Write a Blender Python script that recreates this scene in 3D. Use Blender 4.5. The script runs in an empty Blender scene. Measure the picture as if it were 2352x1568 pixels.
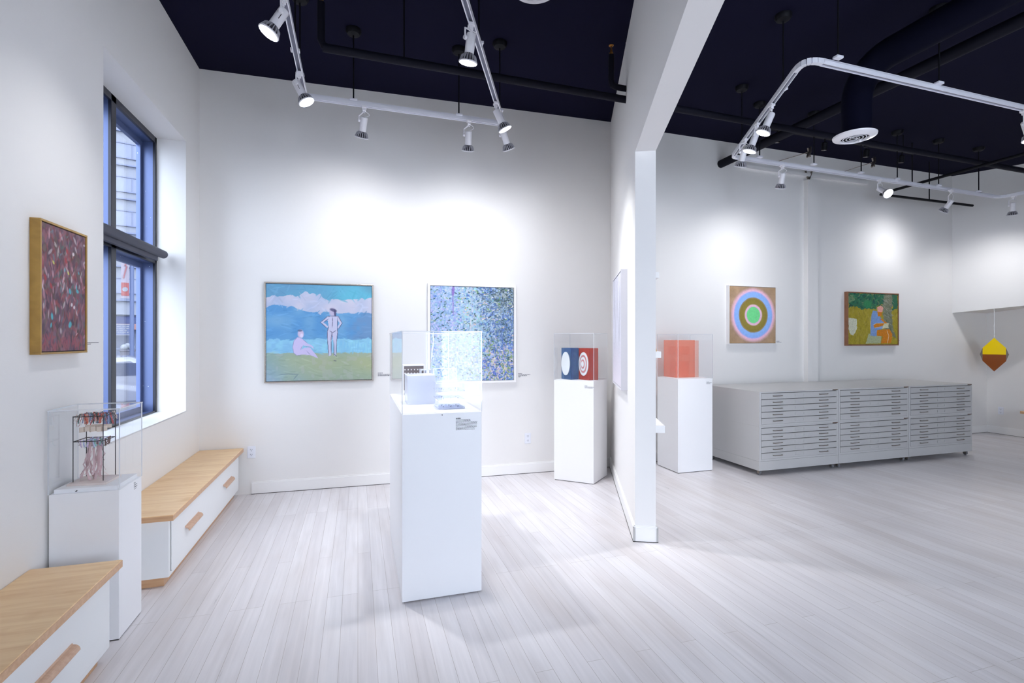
import bpy, math, random
import numpy as np
from mathutils import Vector, Matrix

SC = bpy.context.scene
COL = SC.collection
PI = math.pi

# ------------------------------------------------------------------ camera
CAM_Z = 1.5
FPX, HX, HY = 1150.0, 1176.0, 779.5          # focal length and horizon in pixels of the 2352 wide frame
YAW = math.atan((HX - 822.0) / FPX)
SY, CY = math.sin(YAW), math.cos(YAW)
cam_data = bpy.data.cameras.new('camera')
cam = bpy.data.objects.new('camera', cam_data)
COL.objects.link(cam)
cam.location = (0, 0, CAM_Z)
cam.rotation_euler = (PI / 2, 0, -YAW)
cam_data.sensor_width = 36.0
cam_data.lens = FPX / 2352 * 36.0
cam_data.shift_y = -(784 - HY) / 2352
cam_data.clip_start = 0.05
cam_data.clip_end = 400
SC.camera = cam

# ------------------------------------------------------------------ world, exposure
SC.view_settings.view_transform = 'Standard'
SC.view_settings.look = 'None'
SC.view_settings.gamma = 1.0
SC.view_settings.use_curve_mapping = False
SC.view_settings.exposure = 1.24
w = bpy.data.worlds.new('sky')
SC.world = w
w.use_nodes = True
nt = w.node_tree
nt.nodes.clear()
wo = nt.nodes.new('ShaderNodeOutputWorld')
bg = nt.nodes.new('ShaderNodeBackground')
tc = nt.nodes.new('ShaderNodeTexCoord')
dotn = nt.nodes.new('ShaderNodeVectorMath'); dotn.operation = 'DOT_PRODUCT'
sd = Vector((0.30, -0.92, 0.25)).normalized()
dotn.inputs[1].default_value = sd
mr = nt.nodes.new('ShaderNodeMapRange')
mr.inputs[1].default_value = 0.2
mr.inputs[2].default_value = 1.0
mr.inputs[3].default_value = 2.2
mr.inputs[4].default_value = 4.9
bg.inputs[0].default_value = (0.74, 0.84, 1.0, 1)
nt.links.new(tc.outputs['Generated'], dotn.inputs[0])
nt.links.new(dotn.outputs['Value'], mr.inputs[0])
nt.links.new(mr.outputs[0], bg.inputs[1])
nt.links.new(bg.outputs[0], wo.inputs[0])
cy = SC.cycles
cy.max_bounces = 10
cy.diffuse_bounces = 7
cy.glossy_bounces = 4
cy.transmission_bounces = 4
cy.transparent_max_bounces = 24
cy.caustics_reflective = False
cy.caustics_refractive = False
cy.sample_clamp_indirect = 6.0
cy.use_denoising = True

# strength of the gallery lamps (watts of each spot)
SPOT_W = 44.0
BASE_Z = 4.065            # ceiling height
TRACK_Z = 3.457


# ------------------------------------------------------------------ surveying: sight lines from the tripod met with real planes
def sight(px, py):
    a = (px - HX) / FPX
    return (SY + a * CY, CY - a * SY, -(py - HY) / FPX)


def at_height(px, py, z=0.0):
    d = sight(px, py); t = (z - CAM_Z) / d[2]
    return Vector((d[0] * t, d[1] * t, z))


def at_depth(px, py, dep):
    d = sight(px, py)
    return Vector((d[0] * dep, d[1] * dep, CAM_Z + d[2] * dep))


def on_wall(px, py, A, B, off=0.0):
    d = sight(px, py)
    nx, ny = -(B[1] - A[1]), B[0] - A[0]
    l = math.hypot(nx, ny); nx /= l; ny /= l
    k = A[0] * nx + A[1] * ny - off
    t = k / (d[0] * nx + d[1] * ny)
    return Vector((d[0] * t, d[1] * t, CAM_Z + d[2] * t))


# ------------------------------------------------------------------ colours and materials
def lin(c):
    out = []
    for v in c[:3]:
        v = v / 255.0
        out.append(v / 12.92 if v <= 0.04045 else ((v + 0.055) / 1.055) ** 2.4)
    return tuple(out) + (1.0,)


def mat(name, rgb, rough=0.5, metal=0.0, spec=0.5, noise=0.0, nscale=20.0, bump=0.0, bscale=200.0, coat=0.0, emit=None, estr=0.0):
    m = bpy.data.materials.new(name)
    m.use_nodes = True
    nt = m.node_tree
    b = nt.nodes['Principled BSDF']
    b.inputs['Base Color'].default_value = lin(rgb)
    b.inputs['Roughness'].default_value = rough
    b.inputs['Metallic'].default_value = metal
    b.inputs['Specular IOR Level'].default_value = spec
    b.inputs['Coat Weight'].default_value = coat
    if emit:
        b.inputs['Emission Color'].default_value = lin(emit)
        b.inputs['Emission Strength'].default_value = estr
    tc = nt.nodes.new('ShaderNodeTexCoord')
    if noise > 0:
        n = nt.nodes.new('ShaderNodeTexNoise'); n.inputs['Scale'].default_value = nscale
        n.inputs['Detail'].default_value = 4
        r = nt.nodes.new('ShaderNodeMapRange')
        r.inputs[3].default_value = 1 - noise; r.inputs[4].default_value = 1 + noise
        mx = nt.nodes.new('ShaderNodeVectorMath'); mx.operation = 'SCALE'
        mx.inputs[0].default_value = lin(rgb)[:3]
        nt.links.new(tc.outputs['Object'], n.inputs['Vector'])
        nt.links.new(n.outputs['Fac'], r.inputs[0])
        nt.links.new(r.outputs[0], mx.inputs['Scale'])
        nt.links.new(mx.outputs[0], b.inputs['Base Color'])
    if bump > 0:
        n2 = nt.nodes.new('ShaderNodeTexNoise'); n2.inputs['Scale'].default_value = bscale
        bp = nt.nodes.new('ShaderNodeBump'); bp.inputs['Strength'].default_value = bump
        bp.inputs['Distance'].default_value = 0.002
        nt.links.new(tc.outputs['Object'], n2.inputs['Vector'])
        nt.links.new(n2.outputs['Fac'], bp.inputs['Height'])
        nt.links.new(bp.outputs[0], b.inputs['Normal'])
    return m


def acrylic(name, tint=(255, 255, 255), gloss=0.10, haze=0.0, hazec=(255, 255, 255), facing=0.45):
    """thin clear sheet: see-through, mirror sheen that grows at grazing angles, optional milky part"""
    m = bpy.data.materials.new(name); m.use_nodes = True
    nt = m.node_tree; nt.nodes.clear()
    out = nt.nodes.new('ShaderNodeOutputMaterial')
    tr = nt.nodes.new('ShaderNodeBsdfTransparent'); tr.inputs[0].default_value = lin(tint)
    gl = nt.nodes.new('ShaderNodeBsdfGlossy'); gl.inputs['Roughness'].default_value = 0.02
    gl.inputs['Color'].default_value = (1, 1, 1, 1)
    lw = nt.nodes.new('ShaderNodeLayerWeight'); lw.inputs['Blend'].default_value = 0.5
    pw_ = nt.nodes.new('ShaderNodeMath'); pw_.operation = 'POWER'; pw_.inputs[1].default_value = 5.0
    nt.links.new(lw.outputs['Facing'], pw_.inputs[0])
    ad = nt.nodes.new('ShaderNodeMath'); ad.operation = 'MULTIPLY_ADD'
    ad.inputs[1].default_value = 0.5; ad.inputs[2].default_value = gloss * 0.5; ad.use_clamp = True
    tr.inputs[0].default_value = [v ** 0.5 for v in lin(tint)[:3]] + [1]
    mx = nt.nodes.new('ShaderNodeMixShader')
    nt.links.new(pw_.outputs[0], ad.inputs[0]); nt.links.new(ad.outputs[0], mx.inputs[0])
    src = tr.outputs[0]
    if haze > 0:
        df = nt.nodes.new('ShaderNodeBsdfDiffuse'); df.inputs[0].default_value = lin(hazec)
        tl = nt.nodes.new('ShaderNodeBsdfTranslucent'); tl.inputs[0].default_value = lin(hazec)
        m2 = nt.nodes.new('ShaderNodeMixShader'); m2.inputs[0].default_value = 0.3
        nt.links.new(df.outputs[0], m2.inputs[1]); nt.links.new(tl.outputs[0], m2.inputs[2])
        m3 = nt.nodes.new('ShaderNodeMixShader'); m3.inputs[0].default_value = haze
        nt.links.new(tr.outputs[0], m3.inputs[1]); nt.links.new(m2.outputs[0], m3.inputs[2])
        src = m3.outputs[0]
    nt.links.new(src, mx.inputs[1]); nt.links.new(gl.outputs[0], mx.inputs[2])
    nt.links.new(mx.outputs[0], out.inputs[0])
    return m


def wood(name, c1, c2, rough=0.38, scale=(1.2, 14, 14), coat=0.2, blotch=None):
    m = bpy.data.materials.new(name); m.use_nodes = True
    nt = m.node_tree; b = nt.nodes['Principled BSDF']
    tc = nt.nodes.new('ShaderNodeTexCoord'); mp = nt.nodes.new('ShaderNodeMapping')
    mp.inputs['Scale'].default_value = scale
    n = nt.nodes.new('ShaderNodeTexNoise'); n.inputs['Scale'].default_value = 3.0; n.inputs['Detail'].default_value = 6
    n.inputs['Distortion'].default_value = 0.6
    r = nt.nodes.new('ShaderNodeValToRGB')
    r.color_ramp.elements[0].position = 0.3; r.color_ramp.elements[0].color = lin(c1)
    r.color_ramp.elements[1].position = 0.7; r.color_ramp.elements[1].color = lin(c2)
    nt.links.new(tc.outputs['Object'], mp.inputs[0]); nt.links.new(mp.outputs[0], n.inputs['Vector'])
    nt.links.new(n.outputs['Fac'], r.inputs[0])
    col = r.outputs[0]
    if blotch:
        n3 = nt.nodes.new('ShaderNodeTexNoise'); n3.inputs['Scale'].default_value = 5.0; n3.inputs['Detail'].default_value = 2
        r3 = nt.nodes.new('ShaderNodeMapRange'); r3.inputs[1].default_value = 0.6; r3.inputs[2].default_value = 0.75
        mxc = nt.nodes.new('ShaderNodeMix'); mxc.data_type = 'RGBA'; mxc.inputs[7].default_value = lin(blotch)
        nt.links.new(tc.outputs['Object'], n3.inputs['Vector']); nt.links.new(n3.outputs['Fac'], r3.inputs[0])
        nt.links.new(r3.outputs[0], mxc.inputs[0]); nt.links.new(col, mxc.inputs[6]); col = mxc.outputs[2]
    nt.links.new(col, b.inputs['Base Color'])
    b.inputs['Roughness'].default_value = rough
    b.inputs['Coat Weight'].default_value = coat
    b.inputs['Coat Roughness'].default_value = 0.25
    return m


def floor_mat():
    m = bpy.data.materials.new('whitewashed_oak_boards'); m.use_nodes = True
    nt = m.node_tree; b = nt.nodes['Principled BSDF']
    L = nt.links.new
    tc = nt.nodes.new('ShaderNodeTexCoord')
    mp = nt.nodes.new('ShaderNodeMapping'); mp.inputs['Rotation'].default_value = (0, 0, PI / 2)
    L(tc.outputs['Object'], mp.inputs[0])
    br = nt.nodes.new('ShaderNodeTexBrick')
    br.offset = 0.37; br.offset_frequency = 3; br.squash = 1.0
    br.inputs['Scale'].default_value = 1.0
    br.inputs['Brick Width'].default_value = 1.55
    br.inputs['Row Height'].default_value = 0.085
    br.inputs['Mortar Size'].default_value = 0.0009
    br.inputs['Mortar Smooth'].default_value = 0.3
    br.inputs['Color1'].default_value = lin((213, 209, 212)); br.inputs['Color2'].default_value = lin((221, 218, 221))
    br.inputs['Mortar'].default_value = lin((156, 146, 140))
    L(mp.outputs[0], br.inputs['Vector'])
    # grain stretched along the boards
    mp2 = nt.nodes.new('ShaderNodeMapping'); mp2.inputs['Scale'].default_value = (26, 1.1, 1)
    n = nt.nodes.new('ShaderNodeTexNoise'); n.inputs['Scale'].default_value = 1.6; n.inputs['Detail'].default_value = 6
    n.inputs['Distortion'].default_value = 0.5
    L(tc.outputs['Object'], mp2.inputs[0]); L(mp2.outputs[0], n.inputs['Vector'])
    r = nt.nodes.new('ShaderNodeMapRange'); r.inputs[1].default_value = 0.25; r.inputs[2].default_value = 0.75
    r.inputs[3].default_value = 0.90; r.inputs[4].default_value = 1.05
    L(n.outputs['Fac'], r.inputs[0])
    # broad brownish wear
    mp3 = nt.nodes.new('ShaderNodeMapping'); mp3.inputs['Scale'].default_value = (3.5, 0.8, 1)
    n2 = nt.nodes.new('ShaderNodeTexNoise'); n2.inputs['Scale'].default_value = 1.3; n2.inputs['Detail'].default_value = 3
    L(tc.outputs['Object'], mp3.inputs[0]); L(mp3.outputs[0], n2.inputs['Vector'])
    r2 = nt.nodes.new('ShaderNodeMapRange'); r2.inputs[1].default_value = 0.45; r2.inputs[2].default_value = 0.75
    r2.inputs[3].default_value = 0.0; r2.inputs[4].default_value = 0.45
    L(n2.outputs['Fac'], r2.inputs[0])
    mx = nt.nodes.new('ShaderNodeMix'); mx.data_type = 'RGBA'
    mx.inputs[7].default_value = lin((188, 178, 174))
    L(r2.outputs[0], mx.inputs[0]); L(br.outputs['Color'], mx.inputs[6])
    sc = nt.nodes.new('ShaderNodeVectorMath'); sc.operation = 'SCALE'
    L(mx.outputs[2], sc.inputs[0]); L(r.outputs[0], sc.inputs['Scale'])
    L(sc.outputs[0], b.inputs['Base Color'])
    rr = nt.nodes.new('ShaderNodeMapRange'); rr.inputs[3].default_value = 0.22; rr.inputs[4].default_value = 0.42
    L(n.outputs['Fac'], rr.inputs[0]); L(rr.outputs[0], b.inputs['Roughness'])
    bp = nt.nodes.new('ShaderNodeBump'); bp.inputs['Strength'].default_value = 0.25; bp.inputs['Distance'].default_value = 0.0015
    L(n.outputs['Fac'], bp.inputs['Height']); L(bp.outputs[0], b.inputs['Normal'])
    return m


def speckled_metal():
    m = mat('anodised_window_metal', (88, 102, 142), 0.38, 0.35)
    nt = m.node_tree; b = nt.nodes['Principled BSDF']
    tc = nt.nodes.new('ShaderNodeTexCoord')
    v = nt.nodes.new('ShaderNodeTexVoronoi'); v.inputs['Scale'].default_value = 30
    r = nt.nodes.new('ShaderNodeMapRange'); r.inputs[1].default_value = 0.10; r.inputs[2].default_value = 0.07
    r.inputs[3].default_value = 0.0; r.inputs[4].default_value = 1.0
    n = nt.nodes.new('ShaderNodeTexNoise'); n.inputs['Scale'].default_value = 9
    r2 = nt.nodes.new('ShaderNodeMapRange'); r2.inputs[1].default_value = 0.58; r2.inputs[2].default_value = 0.6
    ml = nt.nodes.new('ShaderNodeMath'); ml.operation = 'MULTIPLY'
    mx = nt.nodes.new('ShaderNodeMix'); mx.data_type = 'RGBA'
    mx.inputs[6].default_value = lin((88, 102, 142)); mx.inputs[7].default_value = lin((215, 225, 240))
    L = nt.links.new
    L(tc.outputs['Object'], v.inputs['Vector']); L(tc.outputs['Object'], n.inputs['Vector'])
    L(v.outputs['Distance'], r.inputs[0]); L(n.outputs['Fac'], r2.inputs[0])
    L(r.outputs[0], ml.inputs[0]); L(r2.outputs[0], ml.inputs[1]); L(ml.outputs[0], mx.inputs[0])
    L(mx.outputs[2], b.inputs['Base Color'])
    return m


def paint_mat():
    m = bpy.data.materials.new('oil_paint_on_canvas'); m.use_nodes = True
    nt = m.node_tree; b = nt.nodes['Principled BSDF']
    a = nt.nodes.new('ShaderNodeAttribute'); a.attribute_name = 'pigment'
    nt.links.new(a.outputs['Color'], b.inputs['Base Color'])
    b.inputs['Roughness'].default_value = 0.55
    b.inputs['Specular IOR Level'].default_value = 0.25
    return m


M = dict(
    wall=mat('matte_white_wall_paint', (232, 230, 228), 0.75, spec=0.2, bump=0.15, bscale=300),
    ceiling=mat('navy_black_ceiling_paint', (17, 16, 38), 0.9, spec=0.1, noise=0.1, nscale=1.5),
    trim=mat('white_semi_gloss_trim', (238, 237, 236), 0.4),
    floor=floor_mat(),
    pedestal=mat('white_satin_pedestal_paint', (236, 236, 238), 0.45),
    joint=mat('dark_shadow_gap', (70, 66, 64), 0.8),
    case=acrylic('clear_acrylic_sheet', (253, 254, 255), 0.038),
    edge=acrylic('bright_acrylic_edge', (248, 250, 255), 0.3, 0.85, (250, 252, 255)),
    deck=mat('white_display_deck', (240, 240, 242), 0.5),
    maple=wood('clear_maple', (226, 184, 134), (242, 209, 160), scale=(9, 0.9, 9), blotch=(214, 168, 112)),
    maple_edge=wood('maple_edge_grain', (196, 150, 110), (214, 172, 132), scale=(20, 1.5, 20)),
    handle=wood('beech_handle', (190, 152, 126), (204, 168, 142), scale=(20, 3, 20), coat=0.1),
    laminate=mat('white_laminate_front', (235, 236, 236), 0.4),
    steel_grey=mat('grey_enamelled_steel', (196, 195, 194), 0.33, spec=0.4, noise=0.05, nscale=350, bump=0.1, bscale=500),
    steel_front=mat('grey_enamelled_drawer_front', (192, 191, 190), 0.5, spec=0.4, noise=0.05, nscale=350),
    gap=mat('dark_drawer_gap', (50, 47, 46), 0.9),
    chrome=mat('satin_nickel', (150, 140, 130), 0.3, 0.9),
    brass=mat('aged_brass', (170, 120, 60), 0.35, 1.0),
    plate=mat('brass_maker_plate', (120, 96, 78), 0.4, 0.6),
    rubber=mat('grey_caster_rubber', (120, 120, 124), 0.5),
    black=mat('black_enamel', (8, 8, 16), 0.6, spec=0.2),
    pipe=mat('navy_painted_pipe', (9, 9, 24), 0.7, spec=0.2),
    duct=mat('navy_painted_duct', (5, 6, 26), 0.8, spec=0.1),
    track=mat('white_track_enamel', (232, 232, 240), 0.35),
    slot=mat('track_slot_shadow', (120, 122, 138), 0.6),
    lamp=mat('white_lamp_housing', (236, 234, 238), 0.3),
    fin=mat('pale_heat_sink_fin', (188, 186, 194), 0.4, 0.3),
    sink=mat('grey_lamp_heat_sink', (62, 60, 66), 0.4, 0.4),
    glow=mat('lit_led_face', (255, 255, 255), 0.5, emit=(238, 240, 255), estr=14.0),
    frame_dark=mat('near_black_window_metal', (34, 36, 48), 0.35, 0.3),
    frame_blue=speckled_metal(),
    glass=acrylic('window_glass', (250, 252, 255), 0.06),
    shade=mat('charcoal_roller_shade', (70, 71, 84), 0.6),
    gold=wood('gilt_wood_frame', (150, 112, 48), (182, 142, 66), rough=0.4, scale=(3, 3, 3)),
    walnut=wood('brown_wood_frame', (128, 84, 58), (150, 104, 74), scale=(4, 4, 4)),
    silver=mat('brushed_silver_frame', (205, 196, 186), 0.25, 0.9),
    white_frame=mat('white_frame_paint', (238, 236, 236), 0.45),
    grey_frame=mat('pale_grey_frame_paint', (214, 213, 220), 0.45),
    liner=mat('dark_frame_liner', (44, 40, 42), 0.7),
    paint=paint_mat(),
    ink=mat('grey_vinyl_lettering', (86, 86, 98), 0.7),
    ink_dark=mat('black_vinyl_lettering', (24, 24, 34), 0.7),
    wire=mat('dark_welded_wire', (40, 36, 40), 0.4, 0.3),
    plastic=mat('white_outlet_plastic', (232, 234, 242), 0.35),
    slotdark=mat('outlet_slots', (60, 60, 66), 0.7),
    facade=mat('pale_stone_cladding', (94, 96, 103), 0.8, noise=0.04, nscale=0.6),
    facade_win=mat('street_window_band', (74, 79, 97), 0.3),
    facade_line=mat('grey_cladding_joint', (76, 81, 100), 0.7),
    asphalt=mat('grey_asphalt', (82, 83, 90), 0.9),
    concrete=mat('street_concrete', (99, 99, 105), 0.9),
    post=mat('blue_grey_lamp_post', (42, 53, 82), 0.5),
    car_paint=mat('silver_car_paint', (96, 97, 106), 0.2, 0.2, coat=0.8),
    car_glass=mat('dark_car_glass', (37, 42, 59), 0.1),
)


# ------------------------------------------------------------------ mesh collecting
class MB:
    def __init__(s):
        s.v = []; s.f = []

    def add(s, vs, fs):
        o = len(s.v); s.v += [tuple(v) for v in vs]; s.f += [tuple(i + o for i in f) for f in fs]
        return s

    def box(s, x0, x1, y0, y1, z0, z1):
        vs = [(x, y, z) for z in (z0, z1) for y in (y0, y1) for x in (x0, x1)]
        return s.add(vs, [(0, 2, 3, 1), (4, 5, 7, 6), (0, 1, 5, 4), (2, 6, 7, 3), (0, 4, 6, 2), (1, 3, 7, 5)])

    def prism(s, poly, z0, z1):
        n = len(poly)
        a = sum(poly[i][0] * poly[(i + 1) % n][1] - poly[(i + 1) % n][0] * poly[i][1] for i in range(n))
        if a < 0: poly = poly[::-1]
        vs = [(p[0], p[1], z0) for p in poly] + [(p[0], p[1], z1) for p in poly]
        fs = [tuple(range(n))[::-1], tuple(range(n, 2 * n))] + [(i, (i + 1) % n, n + (i + 1) % n, n + i) for i in range(n)]
        return s.add(vs, fs)

    def bar(s, p, q, wd, ht, up=(0, 0, 1)):
        p = Vector(p); q = Vector(q); d = (q - p).normalized(); up = Vector(up)
        if abs(d.dot(up)) > 0.98: up = Vector((0, 1, 0))
        r = d.cross(up).normalized() * wd / 2; u = r.cross(d).normalized() * ht / 2
        vs = [p - r - u, p + r - u, p + r + u, p - r + u, q - r - u, q + r - u, q + r + u, q - r + u]
        return s.add(vs, [(0, 3, 2, 1)[::-1], (4, 5, 6, 7)[::-1], (0, 1, 5, 4)[::-1], (1, 2, 6, 5)[::-1], (2, 3, 7, 6)[::-1], (3, 0, 4, 7)[::-1]])

    def tube(s, pts, rad, n=12, caps=True):
        pts = [Vector(p) for p in pts]
        rads = rad if isinstance(rad, (list, tuple)) else [rad] * len(pts)
        rings = []
        prev = None
        for i, p in enumerate(pts):
            d = (pts[min(i + 1, len(pts) - 1)] - pts[max(i - 1, 0)]).normalized()
            if prev is None:
                ref = Vector((0, 0, 1)) if abs(d.z) < 0.9 else Vector((1, 0, 0))
                u = d.cross(ref).normalized()
            else:
                u = (prev - d * prev.dot(d)).normalized()
            prev = u; v = d.cross(u)
            rings.append([p + (u * math.cos(2 * PI * k / n) + v * math.sin(2 * PI * k / n)) * rads[i] for k in range(n)])
        vs = [x for r in rings for x in r]; fs = []
        for i in range(len(pts) - 1):
            for k in range(n):
                fs.append((i * n + k, i * n + (k + 1) % n, (i + 1) * n + (k + 1) % n, (i + 1) * n + k))
        if caps:
            fs.append(tuple(range(n))[::-1]); fs.append(tuple(range((len(pts) - 1) * n, len(pts) * n)))
        return s.add(vs, fs)

    def lathe(s, prof, o, axis, n=24, caps=True):
        """profile of (radius, distance along axis) turned about the axis from o"""
        o = Vector(o); a = Vector(axis).normalized()
        ref = Vector((0, 0, 1)) if abs(a.z) < 0.9 else Vector((1, 0, 0))
        u = a.cross(ref).normalized(); v = a.cross(u)
        vs = []; fs = []
        for r, t in prof:
            for k in range(n):
                an = 2 * PI * k / n
                vs.append(o + a * t + (u * math.cos(an) + v * math.sin(an)) * max(r, 1e-5))
        for i in range(len(prof) - 1):
            for k in range(n):
                fs.append((i * n + k, i * n + (k + 1) % n, (i + 1) * n + (k + 1) % n, (i + 1) * n + k))
        if caps:
            fs.append(tuple(range(n))[::-1]); fs.append(tuple(range((len(prof) - 1) * n, len(prof) * n)))
        return s.add(vs, fs)

    def ball(s, c, r, n=10):
        prof = [(r * math.sin(PI * i / n), -r * math.cos(PI * i / n)) for i in range(n + 1)]
        return s.lathe(prof, c, (0, 0, 1), 14)

    def ring(s, x0, x1, z0, z1, fw, y0, y1):
        """rectangular picture-frame ring in the x-z plane"""
        s.box(x0, x1, y0, y1, z1 - fw, z1); s.box(x0, x1, y0, y1, z0, z0 + fw)
        s.box(x0, x0 + fw, y0, y1, z0 + fw, z1 - fw); s.box(x1 - fw, x1, y0, y1, z0 + fw, z1 - fw)
        return s


def obj(name, mb, m, parent=None, bev=0.0, smooth=False, label=None, shift=None):
    me = bpy.data.meshes.new(name)
    vs = mb.v
    if shift is not None:
        vs = [(v[0] - shift[0], v[1] - shift[1], v[2] - shift[2]) for v in vs]
    me.from_pydata(vs, [], mb.f)
    me.update()
    me.materials.append(m)
    if smooth:
        me.polygons.foreach_set('use_smooth', [True] * len(me.polygons))
        try:
            me.set_sharp_from_angle(angle=math.radians(35))
        except Exception:
            pass
    o = bpy.data.objects.new(name, me)
    COL.objects.link(o)
    if parent is not None:
        o.parent = parent
    if shift is not None and parent is None:
        o.location = shift
    if bev > 0:
        b = o.modifiers.new('edge', 'BEVEL'); b.width = bev; b.segments = 2; b.limit_method = 'ANGLE'
    if label: o['label'] = label
    return o


def thing(name, label, cat, loc=(0, 0, 0), rz=0.0, group=None):
    o = bpy.data.objects.new(name, None); COL.objects.link(o)
    o.location = loc; o.rotation_euler = (0, 0, rz); o.empty_display_size = 0.1
    o['label'] = label; o['category'] = cat
    if group: o['group'] = group
    return o


def tag(o, label, cat, group=None, kind=None):
    o['label'] = label; o['category'] = cat
    if group: o['group'] = group
    if kind: o['kind'] = kind
    return o


def struct(name, mb, m, parent=None, bev=0.0, label=None):
    o = obj(name, mb, m, parent, bev)
    if parent is None: o['kind'] = 'structure'
    if label: o['label'] = label
    return o


def copy_tree(o, parent=None):
    c = o.copy(); COL.objects.link(c)
    if parent is not None: c.parent = parent
    for ch in list(o.children): copy_tree(ch, c)
    return c


# ------------------------------------------------------------------ the room
XL = -1.436
A0 = Vector((XL, 5.407)); B0 = Vector((2.853, 5.303))          # back wall of the front room
R1 = Vector((2.80, 5.36)); R2 = Vector((9.757, 5.50))           # back wall of the room behind the partition
PN = Vector((1.974, 3.295))                                     # near end of the partition, left corner
pd = (PN - B0).normalized(); pn = Vector((-pd.y, pd.x))         # along it towards the camera, and into it
PT = 0.150
HDR = 2.90
YB = -3.2                                                       # rear wall
XR = 12.0

struct('floor', MB().box(-1.9, XR + 0.2, YB - 0.2, 6.0, -0.12, 0.0), M['floor'])
struct('ceiling', MB().box(-1.9, XR + 0.2, YB - 0.2, 6.0, BASE_Z, BASE_Z + 0.2), M['ceiling'])

WY0, WY1, WZ0, WZ1 = 3.535, 5.02, 0.872, 3.232
wl = MB()
XO = XL - 0.35
WZB = 3.0
wl.box(XO, XL, YB, -2.7, 0, BASE_Z); wl.box(XO, XL, -0.5, WY0, 0, BASE_Z); wl.box(XO, XL, -2.7, -0.5, 0, WZ0); wl.box(XO, XL, -2.7, -0.5, WZB, BASE_Z); wl.box(XO, XL, WY1, 5.80, 0, BASE_Z)
wl.box(XO, XL, WY0, WY1, 0, WZ0); wl.box(XO, XL, WY0, WY1, WZ1, BASE_Z)
struct('wall_left', wl, M['wall'])
bd = (B0 - A0).normalized(); bn = Vector((-bd.y, bd.x))
struct('wall_back', MB().prism([A0, B0 + bd * 0.1, B0 + bd * 0.1 + bn * 0.3, A0 + bn * 0.3], 0, BASE_Z), M['wall'])
rd = (R2 - R1).normalized(); rn = Vector((-rd.y, rd.x))
struct('wall_back_right', MB().prism([R1 + rd * 0.16, R2, R2 + rn * 0.3, R1 + rd * 0.16 + rn * 0.3], 0, BASE_Z), M['wall'])
# partition with the header beam that runs on over the camera
pw = MB()
PF = B0 + pd * (-0.25)
PE = PN + pd * 6.9
pw.prism([PF, PN, PN + pn * PT, PF + pn * PT], 0, HDR)
pw.prism([PF, PE, PE + pn * PT, PF + pn * PT], HDR, BASE_Z)
struct('wall_partition', pw, M['wall'])
struct('wall_right', MB().box(9.757, 9.95, 1.2, 5.8, 0, 2.3), M['wall'])
U1 = Vector((8.915, 5.50)); U2 = Vector((9.34, 4.70)); ud = (U2 - U1).normalized()
U3 = U1 + ud * 3.4
ub = MB()
zb0, zb3 = 1.915, 2.25
q = [U1, U3, Vector((U3.x + 1.2, U3.y)), Vector((10.2, 5.60)), Vector((8.915, 5.60))]
zb = [zb0, zb3, zb3, zb0, zb0]
n_ = len(q)
ub.add([(p.x, p.y, z) for p, z in zip(q, zb)] + [(p.x, p.y, BASE_Z) for p in q],
       [tuple(range(n_)), tuple(range(n_, 2 * n_))[::-1]] + [(i, n_ + i, n_ + (i + 1) % n_, (i + 1) % n_) for i in range(n_)])
struct('wall_right_upper', ub, M['wall'])
struct('wall_far_right', MB().box(XR, XR + 0.2, YB, 6.0, 0, BASE_Z), M['wall'])
# rear wall with the street-front windows
rw = MB()
rw.box(-1.9, 1.45, YB - 0.2, YB, 0, BASE_Z)
rw.box(2.95, 3.35, YB - 0.2, YB, 0, BASE_Z); rw.box(5.0, XR, YB - 0.2, YB, 0, BASE_Z)
rw.box(1.45, 5.0, YB - 0.2, YB, 0, 0.35); rw.box(1.45, 5.0, YB - 0.2, YB, 3.2, BASE_Z)
struct('wall_rear', rw, M['wall'])


def base_run(name, a, b, side, h=0.118, t=0.016):
    """baseboard with a small cap along a floor line, thickness towards side"""
    a = Vector(a); b = Vector(b); s_ = Vector(side).normalized()
    m = MB()
    m.prism([a, b, b + s_ * t, a + s_ * t], 0.004, h - 0.012)
    m.prism([a, b, b + s_ * (t - 0.006), a + s_ * (t - 0.006)], h - 0.012, h)
    return struct(name, m, M['trim'])


def shadow_line(name, a, b, side, t=0.018):  # thin dark strip, the shade under a baseboard put in as colour
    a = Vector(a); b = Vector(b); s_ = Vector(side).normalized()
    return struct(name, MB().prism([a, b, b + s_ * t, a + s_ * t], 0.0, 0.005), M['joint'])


base_run('baseboard_back', A0 + bd * 0.45, B0, -bn)
shadow_line('shadow_strip_1', A0 + bd * 0.45, B0, -bn)
base_run('baseboard_back_right', R1 + rd * 0.3, R2, -rn)
shadow_line('shadow_strip_2', R1 + rd * 0.3, R2, -rn)
base_run('baseboard_partition', B0, PN + pd * 0.016, -pn)
shadow_line('shadow_strip_3', B0, PN + pd * 0.018, -pn)
pe = MB()
e0 = PN - pn * 0.016; e1 = PN + pn * (PT + 0.016)
pe.prism([e0, e1, e1 + pd * 0.016, e0 + pd * 0.016], 0.004, 0.106)
pe.prism([e0 + pn * .006, e1 - pn * .006, e1 - pn * .006 + pd * 0.010, e0 + pn * .006 + pd * 0.010], 0.106, 0.118)
struct('baseboard_partition_end', pe, M['trim'])
shadow_line('shadow_strip_6', e0, e1, pd)
base_run('baseboard_partition_right', B0 + pn * PT, PN + pn * PT + pd * 0.016, pn)
base_run('baseboard_right', (9.757, 5.50), (9.757, 1.2), (-1, 0))
shadow_line('shadow_strip_4', (9.757, 5.50), (9.757, 1.2), (-1, 0))
base_run('baseboard_left', (XL, 3.24), (XL, 3.46), (1, 0))
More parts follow.
